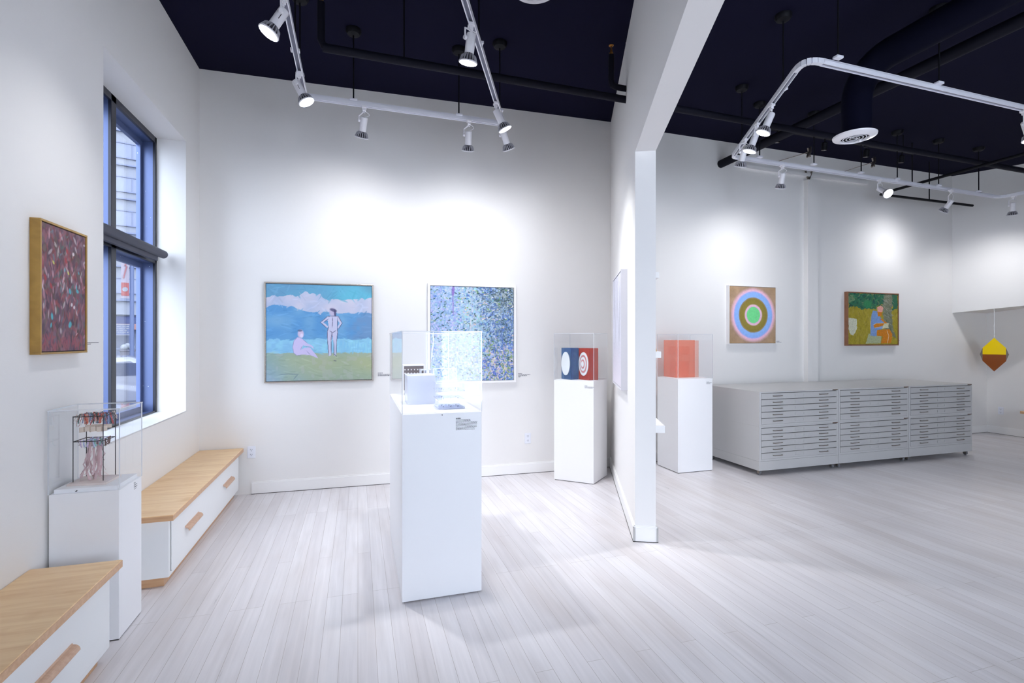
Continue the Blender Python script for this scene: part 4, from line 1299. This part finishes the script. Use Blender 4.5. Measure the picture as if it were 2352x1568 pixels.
# ------------------------------------------------------------------ track spotlights
def spotlight(label, attach, back, face, rho, dep, group, power=1.0, fixed_dir=None, size=88):
    """attach: where the adapter meets the track; back/face: the two ends of the can in the photo; rho: how far it faces us"""
    ap = at_height(attach[0], attach[1], TRACK_Z)
    bp = at_depth(back[0], back[1], dep)
    v = Vector(sight(*back)).normalized()
    r = v.cross(Vector((0, 0, 1))).normalized(); u = r.cross(v).normalized()
    dx, dy = face[0] - back[0], face[1] - back[1]
    l = math.hypot(dx, dy); s_ = math.sqrt(1 - rho * rho)
    ax = (-v * rho + (r * dx / l - u * dy / l) * s_).normalized()
    t = thing('track_spotlight', label, 'spotlight', (ap.x, ap.y, TRACK_Z - 0.018), 0, group)
    o = Vector(t.location); B = bp - o
    HL, HR, SR = 0.115, 0.029, 0.058
    L0 = B; L1 = B + ax * HL; L2 = L1 + ax * 0.054
    obj('track_adapter', MB().box(-0.018, 0.018, -0.024, 0.024, -0.012, 0.006).box(-0.013, 0.013, -0.013, 0.013, -0.034, -0.010), M['lamp'], t, bev=0.003)
    side = ax.cross(Vector((0, 0, 1)))
    side = side.normalized() if side.length > 0.1 else Vector((1, 0, 0))
    if side.dot(r) > 0: side = -side
    piv = L0 + ax * 0.035 + side * (HR + 0.012)
    am = MB()
    elbow = Vector((piv.x, piv.y, min(-0.045, B.z + 0.05)))
    am.bar((0, 0, -0.03), (0, 0, -0.05), 0.012, 0.006)
    am.tube([(0, 0, -0.032), (elbow.x * .5, elbow.y * .5, -0.04), elbow, piv], 0.0055, 8)
    a_ = obj('arm', am, M['lamp'], t)
    obj('pivot_knob', MB().lathe([(0.012, -0.004), (0.013, 0.0), (0.013, 0.012)], piv + side * 0.004, -side, 14), M['lamp'], a_, smooth=True)
    h = obj('housing', MB().lathe([(HR * 0.9, 0), (HR, 0.006), (HR, HL)], L0, ax, 28), M['lamp'], t, smooth=True)
    # the slot in the side of the can
    obj('vent_slot', MB().bar(L0 + ax * 0.03 + (-v) * HR + side * 0.004, L0 + ax * 0.062 + (-v) * HR + side * 0.004, 0.003, 0.003), M['liner'], h) if rho > 0.38 else None
    m = MB().lathe([(HR * 0.92, 0), (HR * 0.98, 0.008), (SR * 0.80, 0.032), (SR * 0.86, 0.050)], L1, ax, 28)
    ref = Vector((0, 0, 1)) if abs(ax.z) < 0.9 else Vector((1, 0, 0))
    uu = ax.cross(ref).normalized(); vv = ax.cross(uu)
    for k in range(18):
        an = 2 * PI * k / 18
        dd = uu * math.cos(an) + vv * math.sin(an); tg = ax.cross(dd).normalized() * 0.0022
        pts = [L1 + dd * HR * 0.85, L1 + dd * HR * 1.05 + ax * 0.002, L1 + dd * SR * 0.80 + ax * 0.014, L1 + dd * SR * 0.97 + ax * 0.044, L1 + dd * SR * 0.80 + ax * 0.046]
        n = len(pts)
        m.add([p - tg for p in pts] + [p + tg for p in pts], [tuple(range(n)), tuple(range(n, 2 * n))[::-1]] + [(i, n + i, n + (i + 1) % n, (i + 1) % n) for i in range(n)])
    hs = obj('heat_sink', m, M['sink'], t, label='grey finned heat sink')
    hs.data.materials.append(M['fin'])
    nf = 28 * 3 + 2
    for i_, pg in enumerate(hs.data.polygons):
        if i_ >= nf: pg.material_index = 1
    obj('rim', MB().lathe([(SR * 0.93, 0.046), (SR, 0.048), (SR, 0.053), (SR * 0.93, 0.055)], L1, ax, 32), M['lamp'], hs, smooth=True)
    obj('lamp_face', MB().lathe([(SR * 0.92, 0.053), (SR * 0.90, 0.055), (SR * 0.5, 0.057), (0.0, 0.0575)], L1, ax, 32), M['glow'], t, smooth=True, label='lit white lamp face')
    # looped cord from the adapter to the can
    c0_, c1_ = Vector((0, 0, -0.034)), L0 + ax * 0.002
    md = (c0_ + c1_) / 2 + (-side) * 0.055 + Vector((0, 0, 0.008))
    pts = [c0_ * (1 - k / 10) ** 2 + (md + (-side) * 0.03) * 2 * (k / 10) * (1 - k / 10) + c1_ * (k / 10) ** 2 for k in range(11)]
    obj('power_cord', MB().tube(pts, 0.0022, 6), M['lamp'], t, smooth=True)
    ld = bpy.data.lights.new('lamp_beam', 'SPOT'); ld.energy = SPOT_W * power; ld.spot_size = math.radians(size); ld.spot_blend = 1.0
    ld.shadow_soft_size = 0.045; ld.color = (0.97, 0.98, 1.0)
    lo = bpy.data.objects.new('lamp_beam', ld); COL.objects.link(lo); lo.parent = t
    lo.location = L2 + ax * 0.016
    lo.rotation_euler = ax.to_track_quat('-Z', 'Y').to_euler()
    return t


GL, GR = 'spotlights on the U-shaped track', 'spotlights on the rectangular track'
spotlight('lit spotlight at the top edge of the photo, its face turned towards the viewer', (651, -12), (653, 24), (620, 76), .45, 2.83, GL, .35)
spotlight('lit spotlight at the back left corner of the U-shaped track', (687, 162), (679, 186), (706, 232), .50, 3.62, GL, 1.5)
spotlight('lit spotlight hanging straight down from the right arm of the U-shaped track', (1082, 50), (1083, 77), (1073.5, 145), .34, 3.06, GL, 1.5)
spotlight('spotlight on the crossbar of the U-shaped track, above the beach painting', (836.5, 241), (837, 269), (830.6, 313), -.10, 4.25, GL, .36, size=150)
spotlight('spotlight on the crossbar of the U-shaped track, above the leafy abstract', (1077.5, 273), (1076.5, 301), (1075, 341), -.10, 4.50, GL, .36, size=150)
spotlight('lit spotlight at the back right corner of the U-shaped track, the upper of two', (1139, 232), (1139.4, 253), (1160.8, 294), .28, 4.10, GL, 1.3)
spotlight('spotlight at the back right corner of the U-shaped track, the lower of two', (1155, 280), (1155, 300), (1167, 335), -.10, 4.46, GL, .3, size=150)
spotlight('topmost lit spotlight on the slanting arm of the rectangular track', (1772, 236.5), (1772.6, 260), (1753.5, 302), .40, 4.12, GR, 1.3)
spotlight('middle lit spotlight on the slanting arm of the rectangular track', (1738.4, 280), (1737.5, 305), (1723, 343), .32, 4.48, GR)
spotlight('lowest spotlight on the slanting arm of the rectangular track, by its corner', (1711, 316), (1710.5, 341), (1701.7, 377), -.10, 4.84, GR, .3, size=150)
spotlight('spotlight hanging left of the pilaster, above the ring painting', (1797, 376), (1798.8, 397), (1792.8, 430), -.10, 5.62, GR, .45, size=150)
spotlight('brightly glaring spotlight facing the viewer above the seated figure painting', (2020.4, 410), (2018.8, 433), (2036, 447), .72, 6.1, GR, .7, size=130)
spotlight('spotlight angled down to the left, beyond the glaring one', (2184.4, 433), (2187, 459), (2172, 481), -.10, 6.62, GR, .3, size=150)
spotlight('spotlight at the far right end of the rectangular track', (2329, 448), (2326.7, 465), (2325.7, 492), -.10, 6.8, GR, .5, size=150)
spotlight('spotlight cut off by the right edge, on the near bar of the rectangular track', (2352, 250), (2354, 280), (2364, 325), .35, 4.25, GR)

# small black spotlights on their own black track, unlit
bt_ = thing('lighting_track', 'short black lighting track high under the dark ceiling of the flat file room', 'lighting track')
bz = 3.86
b0, b1 = at_height(1740, 290, bz), at_height(2100, 352, bz)
bl_ = obj('rail', MB().bar(b0, b1, 0.03, 0.025), M['black'], bt_)
for fx in (0.08, 0.92):
    pp = b0.lerp(b1, fx)
    obj('suspension_rod', MB().tube([pp, (pp.x, pp.y, BASE_Z)], 0.006, 8), M['black'], bt_)
for (px, lab) in ((1781, 'first'), (1883, 'second'), (1980.5, 'third'), (2068.5, 'fourth')):
    f_ = (px - 1740) / 360
    pp = b0.lerp(b1, f_)
    words = {'first': 'unlit black spotlight beside the slanting arm of the white track', 'second': 'unlit black spotlight above the cable clamp near the pilaster',
             'third': 'unlit black spotlight just below the round air diffuser', 'fourth': 'unlit black spotlight farthest to the right on its black track'}
    t = thing('black_spotlight', words[lab], 'spotlight', (pp.x, pp.y, bz - 0.013), 0, 'small black spotlights')
    obj('stem', MB().tube([(0, 0, 0), (0, 0, -0.04)], 0.007, 8), M['black'], t)
    obj('housing', MB().lathe([(0.022, 0), (0.03, 0.01), (0.032, 0.09)], (0, 0, -0.035), (0.1, 0.25, -1), 18), M['black'], t, smooth=True)
    obj('reflector', MB().lathe([(0.026, 0.088), (0.026, 0.094)], (0, 0, -0.035), (0.1, 0.25, -1), 18), M['chrome'], t)

# ------------------------------------------------------------------ pipes, ducts, diffusers
pz = on_wall(1438, 226, B0, PN).z
pe_ = on_wall(1438, 226, B0, PN)
el = at_height(748, 110, pz)
far = at_height(2352, 387, pz)
sp = thing('sprinkler_pipe', 'long dark sprinkler pipe running across both rooms under the ceiling', 'pipe')
obj('pipe_run', MB().tube([(el.x - .02, el.y, pz), (el.x + .08, el.y + .003, pz), (pe_.x, pe_.y + 0.02, pz), (9.6, 4.10, pz)], 0.030, 16), M['pipe'], sp, smooth=True)
obj('riser', MB().tube([(el.x + 0.03, el.y, pz), (el.x - 0.012, el.y, pz + 0.012), (el.x - 0.03, el.y, pz + 0.05), (el.x - 0.03, el.y, 3.90)], 0.026, 14), M['pipe'], sp, smooth=True)


def head(parent, x, y, z):
    m = MB().lathe([(0.014, 0), (0.016, 0.02), (0.010, 0.03), (0.010, 0.045), (0.006, 0.05), (0.006, 0.075), (0.020, 0.078), (0.022, 0.082)], (x, y, z), (0, 0, 1), 14)
    obj('sprinkler_head', m, M['brass'], parent, smooth=True, label='brass sprinkler head')


head(sp, el.x - 0.03, el.y, 3.90)
for (px, py) in ((928.6, 138), ):
    h_ = at_height(px, py, pz)
    obj('pipe_hanger', MB().tube([(h_.x, el.y + 0.02, pz + 0.02), (h_.x, el.y + 0.02, BASE_Z)], 0.006, 8), M['black'], sp)
hs_ = at_height(2010, 330, pz)
obj('riser', MB().tube([(hs_.x, 4.05, pz), (hs_.x, 4.05, 3.93)], 0.024, 14), M['pipe'], sp, smooth=True)
head(sp, hs_.x, 4.05, 3.93)
# short branch by the partition
s2 = thing('sprinkler_pipe', 'short dark sprinkler branch turning up beside the partition', 'pipe')
pz2 = on_wall(1438, 204, B0, PN).z; pq = on_wall(1438, 204, B0, PN); e2 = at_height(1404, 198, pz2)
obj('pipe_run', MB().tube([(e2.x, e2.y, 3.93), (e2.x, e2.y, pz2 + 0.05), (e2.x + 0.012, e2.y, pz2 + 0.012), (e2.x + 0.05, e2.y, pz2), (pq.x + 0.05, pq.y - 0.0, pz2)], 0.025, 14), M['pipe'], s2, smooth=True)
head(s2, e2.x, e2.y, 3.93)
# main running to the back wall in the right room
yp = on_wall(1655, 377, R1, R2)
o = obj('ceiling_pipe', MB().tube([(yp.x, yp.y, yp.z), (yp.x + 0.02, 3.2, yp.z), (yp.x + .04, -1.0, yp.z)], 0.05, 16), M['pipe'], smooth=True, shift=(yp.x, yp.y, yp.z))
tag(o, 'thick dark pipe running back to the wall above the slanting track arm', 'pipe')
# black bars near the far wall
kz = 3.514
k0 = at_height(2019, 446, kz); k1 = at_height(2215, 476, kz); k2 = Vector((k0.x, 2.6, kz))
kp = thing('conduit_frame', 'bent black pipe hung on rods before the far back wall', 'pipe')
obj('pipe_run', MB().tube([(k1.x, k0.y + .02, kz), (k0.x + .03, k0.y, kz), (k0.x, k0.y - 0.05, kz), k2], 0.018, 12), M['black'], kp, smooth=True)
for (px, py) in ((2089, 424), (2127.5, 461)):
    h_ = at_height(px, py, kz)
    if px > 2100: h_.y = k0.y
    hx_ = h_.x if px > 2100 else k0.x
    obj('hanger_rod', MB().tube([(hx_, h_.y, kz), (hx_, h_.y, BASE_Z)], 0.007, 8), M['black'], kp)
# white conduit on the back wall
w0, w1 = on_wall(1700, 380, R1, R2), on_wall(1990, 416, R1, R2)
cz = 3.77
o = obj('wall_conduit', MB().prism([w0.xy, w1.xy, w1.xy - rn * 0.03, w0.xy - rn * 0.03], cz - 0.022, cz + 0.022), M['trim'], shift=(w0.x, w0.y, cz))
tag(o, 'long white rail fixed high on the back wall over the pilaster', 'rail')
# bracket over the pilaster
bb = on_wall(1854, 414, R1, R2)
o = obj('wall_bracket', MB().bar((bb.x, bb.y - .02, bb.z), (bb.x - .05, bb.y - .02, bb.z + .12), .02, .012).bar((bb.x + .01, bb.y - .02, bb.z), (bb.x + .06, bb.y - .02, bb.z + .12), .02, .012), M['chrome'], shift=(bb.x, bb.y, bb.z))
tag(o, 'small metal V-shaped bracket on top of the white pilaster', 'bracket')
# cable braces with clamps
for (a_, b_, lab) in (((1785, 371), (1858, 349), 'thin brace wire with a metal clamp left of the black rods'), ((1938, 394), (2006, 372), 'thin brace wire with a metal clamp beyond the air diffuser')):
    pa = on_wall(a_[0], a_[1], R1, R2, 0.05); pb = at_depth(b_[0], b_[1], Vector(pa.xy).dot(Vector((SY, CY))) - 0.3)
    t = thing('brace_wire', lab, 'wire', pa)
    obj('wire', MB().tube([(0, 0, 0), pb - pa], 0.004, 6), M['chrome'], t)
    c_ = pb - pa
    obj('clamp', MB().tube([c_ + Vector((-.03, 0, -.07)), c_ + Vector((.01, 0, 0)), c_ + Vector((.03, 0, .07))], [0.012, 0.024, 0.01], 10).tube([c_ + Vector((.02, 0, -.06)), c_ + Vector((-.02, 0, .05))], 0.01, 8), M['chrome'], t, smooth=True)

# round ducts and diffusers
DZ = 3.15
DX, DY = at_height(1963, 315, DZ).xy
du = thing('air_duct', 'fat dark blue round duct bending down to the air diffuser', 'duct')
pts = []
for k in range(9):
    a = k / 8 * PI / 2
    pts.append((DX + 0.02, DY - 0.28 + 0.28 * math.cos(a), 3.44 + 0.26 * math.sin(a)))
pts = [(DX + 0.02, DY, DZ + .02), (DX + 0.02, DY, 3.3)] + pts + [(DX + 0.02, 1.0, 3.70), (DX + 0.02, -1.5, 3.70)]
obj('duct_run', MB().tube(pts, 0.108, 24), M['duct'], du, smooth=True)


def diffuser(label, x, y, z, r=0.156, cat='air diffuser'):
    t = thing('air_diffuser', label, cat, (x, y, z))
    obj('rim', MB().lathe([(r, 0.0), (r * 0.98, -0.012), (r * 0.66, -0.03), (r * 0.60, -0.014), (r * .6, 0.01)], (0, 0, 0.012), (0, 0, 1), 48, False), M['lamp'], t, smooth=True)
    m2 = MB()
    for k in range(-4, 5):
        hw_ = math.sqrt(max(0, (r * .6) ** 2 - (k * r * .13) ** 2))
        m2.box(k * r * .13 - .004, k * r * .13 + .004, -hw_, hw_, -0.014, -0.008)
    obj('throat', MB().lathe([(r * 0.62, 0), (r * 0.62, 0.004)], (0, 0, -0.004), (0, 0, 1), 32), M['black'], t)
    m3 = MB()
    for rr in (0.50, 0.36, 0.20):
        m3.lathe([(r * rr, 0), (r * rr + .006, 0), (r * rr + .006, .003), (r * rr, .003), (r * rr, 0)], (0, 0, -0.012), (0, 0, 1), 40, False)
    m3.box(-r * .6, r * .6, -.003, .003, -.011, -.008)
    obj('louvre', m3, M['track'], t)
    obj('damper_knob', MB().ball((0.0, -r * .3, -0.045), 0.012, 8).tube([(0, -r * .3, -0.04), (0, -r * .1, -0.01)], 0.003, 6), M['lamp'], t, smooth=True)
    return t


diffuser('round white air diffuser hanging under the dark blue duct', DX, DY, DZ)
diffuser('round white air diffuser cut off by the top edge of the photo', 1.207, 3.36, 4.0, 0.17)
o = obj('air_duct', MB().lathe([(0.12, 0), (0.12, 0.07)], (1.207, 3.36, 3.995), (0, 0, 1), 24), M['duct'], smooth=True, shift=(1.207, 3.36, 3.995))
tag(o, 'stub of duct above the diffuser at the top edge of the photo', 'duct')

# ------------------------------------------------------------------ the hanging diamond
dd_ = 7.55
dc = at_depth(2283.5, 813.5, dd_)
dm = thing('hanging_diamond', 'faceted diamond, yellow above and brown below, hanging near the far corner', 'sculpture', (dc.x, dc.y, dc.z), -YAW * 0 + math.atan2(-dc.x, dc.y) * 1.0)
s_ = dd_ / 1150
YEL = mat('yellow_acrylic', (250, 214, 0), 0.18, spec=0.6); BRO = mat('burnt_brown_acrylic', (150, 74, 8), 0.25); SMK = mat('smoky_mirror_facet', (120, 110, 104), 0.15, 0.7)
w_, tW = 27.5 * s_ * 0.70, 33.5 * s_ * 0.72
tp = 38 * s_; bt2 = 39 * s_; sh = 15 * s_
T, Bv = (0, -0.04, tp), (0, -0.04, -bt2)
fy = -0.10; by = 0.10


def half(sign, tip, shz):
    m = MB()
    m.add([(-w_, fy, 0), (w_, fy, 0), (w_, fy, shz), (0, fy, tip), (-w_, fy, shz)], [(0, 1, 2, 3, 4) if sign > 0 else (4, 3, 2, 1, 0)])
    return m


mu = MB(); mu.add([(-w_, fy, 0), (w_, fy, 0), (w_, fy * .8, sh), (0, -0.05, tp), (-w_, fy * .8, sh), (-w_, by, 0), (w_, by, 0), (w_, by * .8, sh), (0, 0.05, tp), (-w_, by * .8, sh)],
                  [(0, 1, 2, 3, 4), (5, 9, 8, 7, 6), (2, 7, 8, 3), (4, 3, 8, 9), (0, 5, 6, 1)])
ml_ = MB(); ml_.add([(-w_, fy, 0), (w_, fy, 0), (w_, fy * .8, -sh), (0, -0.05, -bt2), (-w_, fy * .8, -sh), (-w_, by, 0), (w_, by, 0), (w_, by * .8, -sh), (0, 0.05, -bt2), (-w_, by * .8, -sh)],
                    [(4, 3, 2, 1, 0), (6, 7, 8, 9, 5), (3, 8, 7, 2), (9, 8, 3, 4), (1, 6, 5, 0)])
obj('upper_facets', mu, YEL, dm, label='bright yellow upper half'); obj('lower_facets', ml_, BRO, dm, label='burnt brown lower half')
for sg in (-1, 1):
    m = MB().add([(sg * w_, fy, 0), (sg * w_, fy * .8, sh), (sg * w_, fy * .8, -sh), (sg * w_, by, 0), (sg * w_, by * .8, sh), (sg * w_, by * .8, -sh), (sg * tW, -0.02, 0)],
                 [(0, 6, 1), (0, 2, 6), (1, 6, 4), (2, 5, 6), (4, 6, 3), (5, 3, 6), (0, 1, 4, 3, 5, 2)])
    obj('side_facets', m, SMK, dm, label='smoky side facets')
obj('hanging_ring', MB().ball((0, 0, tp + 0.022), 0.009, 6).tube([(0, 0, tp), (0, 0, tp + 0.45)], 0.0012, 5), M['edge'], dm)

# ------------------------------------------------------------------ the street outside
GZ = -0.30
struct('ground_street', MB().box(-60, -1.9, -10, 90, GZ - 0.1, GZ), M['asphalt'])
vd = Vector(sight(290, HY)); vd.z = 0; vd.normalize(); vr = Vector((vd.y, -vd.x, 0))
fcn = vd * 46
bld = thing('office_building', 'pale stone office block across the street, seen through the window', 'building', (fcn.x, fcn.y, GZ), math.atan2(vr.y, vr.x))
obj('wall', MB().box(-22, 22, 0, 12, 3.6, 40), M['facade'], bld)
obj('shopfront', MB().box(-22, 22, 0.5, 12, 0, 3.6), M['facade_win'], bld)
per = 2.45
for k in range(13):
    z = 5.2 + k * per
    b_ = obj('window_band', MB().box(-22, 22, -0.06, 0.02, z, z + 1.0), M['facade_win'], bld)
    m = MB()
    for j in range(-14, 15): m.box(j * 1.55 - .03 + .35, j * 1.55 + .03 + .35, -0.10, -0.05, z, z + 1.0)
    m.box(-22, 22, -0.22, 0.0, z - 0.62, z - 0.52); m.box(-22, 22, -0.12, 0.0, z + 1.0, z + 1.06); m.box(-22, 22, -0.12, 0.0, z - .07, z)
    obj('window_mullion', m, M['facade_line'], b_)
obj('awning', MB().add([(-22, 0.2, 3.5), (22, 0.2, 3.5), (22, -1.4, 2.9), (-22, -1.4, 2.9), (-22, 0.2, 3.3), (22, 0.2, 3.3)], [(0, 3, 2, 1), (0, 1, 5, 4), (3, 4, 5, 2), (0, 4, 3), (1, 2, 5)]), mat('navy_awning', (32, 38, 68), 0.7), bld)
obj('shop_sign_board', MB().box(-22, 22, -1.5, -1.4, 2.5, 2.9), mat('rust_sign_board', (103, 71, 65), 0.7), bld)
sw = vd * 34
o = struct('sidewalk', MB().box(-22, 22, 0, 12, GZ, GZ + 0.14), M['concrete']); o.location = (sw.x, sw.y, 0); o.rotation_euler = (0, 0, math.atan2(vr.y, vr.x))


def street_at(px, py, dist):
    d = Vector(sight(px, HY)); d.z = 0; d.normalize(); c_ = d.dot(Vector((SY, CY, 0)))
    p = d * (dist / c_)
    return Vector((p.x, p.y, CAM_Z - (py - HY) / FPX * dist))


ang = math.atan2(vr.y, vr.x)
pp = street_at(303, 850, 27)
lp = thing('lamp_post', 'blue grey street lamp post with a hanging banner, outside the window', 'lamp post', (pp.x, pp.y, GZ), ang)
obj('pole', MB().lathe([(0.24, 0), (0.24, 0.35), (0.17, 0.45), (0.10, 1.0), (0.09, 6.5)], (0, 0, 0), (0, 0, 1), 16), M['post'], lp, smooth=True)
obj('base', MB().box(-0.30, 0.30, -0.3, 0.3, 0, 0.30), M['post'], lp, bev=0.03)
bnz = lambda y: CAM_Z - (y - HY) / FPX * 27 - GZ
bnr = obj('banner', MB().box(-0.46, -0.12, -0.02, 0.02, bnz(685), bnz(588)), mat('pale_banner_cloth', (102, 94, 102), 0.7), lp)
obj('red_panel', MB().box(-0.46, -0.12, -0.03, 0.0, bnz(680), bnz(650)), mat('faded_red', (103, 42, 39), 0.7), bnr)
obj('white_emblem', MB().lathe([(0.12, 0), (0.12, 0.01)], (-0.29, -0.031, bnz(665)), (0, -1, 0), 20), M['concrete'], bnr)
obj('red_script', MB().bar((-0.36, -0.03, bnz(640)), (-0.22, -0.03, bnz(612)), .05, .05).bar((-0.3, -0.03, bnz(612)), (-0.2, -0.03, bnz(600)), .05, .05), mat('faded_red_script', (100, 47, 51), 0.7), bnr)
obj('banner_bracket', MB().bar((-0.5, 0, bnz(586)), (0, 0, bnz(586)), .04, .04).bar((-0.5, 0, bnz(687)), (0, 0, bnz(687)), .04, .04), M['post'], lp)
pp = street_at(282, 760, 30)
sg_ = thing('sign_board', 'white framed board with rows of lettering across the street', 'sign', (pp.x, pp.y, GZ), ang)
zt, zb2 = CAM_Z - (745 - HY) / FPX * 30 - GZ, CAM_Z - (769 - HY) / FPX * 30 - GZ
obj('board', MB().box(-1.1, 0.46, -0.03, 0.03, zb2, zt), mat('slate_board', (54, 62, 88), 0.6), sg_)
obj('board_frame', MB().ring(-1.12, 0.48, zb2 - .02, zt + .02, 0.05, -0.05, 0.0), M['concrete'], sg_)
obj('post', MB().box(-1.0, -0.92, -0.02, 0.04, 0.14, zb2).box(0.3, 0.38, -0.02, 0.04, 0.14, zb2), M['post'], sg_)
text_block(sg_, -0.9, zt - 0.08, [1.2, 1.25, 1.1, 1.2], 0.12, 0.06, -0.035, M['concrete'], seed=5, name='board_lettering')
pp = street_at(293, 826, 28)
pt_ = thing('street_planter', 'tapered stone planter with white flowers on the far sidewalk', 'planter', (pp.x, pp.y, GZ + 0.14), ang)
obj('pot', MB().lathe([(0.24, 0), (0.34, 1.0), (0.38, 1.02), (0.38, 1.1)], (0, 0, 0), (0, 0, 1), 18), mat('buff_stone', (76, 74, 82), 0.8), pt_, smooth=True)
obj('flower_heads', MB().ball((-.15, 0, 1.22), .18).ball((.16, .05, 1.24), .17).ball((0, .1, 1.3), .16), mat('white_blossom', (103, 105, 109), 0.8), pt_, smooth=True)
pp = street_at(275, 826, 29)
o = obj('street_planter', MB().lathe([(0.55, 0), (0.55, 1.05), (0.6, 1.06), (0.6, 1.14), (0.4, 1.16)], (0, 0, 0), (0, 0, 1), 20), mat('grey_planter', (68, 74, 91), 0.8), smooth=True)
o.location = (pp.x, pp.y, GZ + 0.14); tag(o, 'wide grey round planter left of the tapered planter across the street', 'planter')
# parked car
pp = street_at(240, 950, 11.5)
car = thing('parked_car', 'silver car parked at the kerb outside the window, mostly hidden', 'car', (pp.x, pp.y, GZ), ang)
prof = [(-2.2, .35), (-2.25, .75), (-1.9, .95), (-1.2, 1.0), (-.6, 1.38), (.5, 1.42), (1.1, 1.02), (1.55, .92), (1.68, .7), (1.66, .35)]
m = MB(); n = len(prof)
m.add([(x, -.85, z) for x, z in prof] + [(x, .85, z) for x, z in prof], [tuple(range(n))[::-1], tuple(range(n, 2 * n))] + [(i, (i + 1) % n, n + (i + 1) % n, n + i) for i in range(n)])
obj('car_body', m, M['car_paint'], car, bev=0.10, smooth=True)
obj('side_window', MB().prism([(-1.0, -.86), (.9, -.86), (.9, -.84), (-1.0, -.84)], 1.0, 1.28), M['car_glass'], car)
for x in (-1.4, 1.0):
    for y in (-.8, .8):
        obj('wheel', MB().lathe([(.2, -.1), (.32, -.1), (.33, 0), (.32, .1), (.2, .1)], (x, y, .33), (0, 1, 0), 24), M['black'], car, smooth=True)
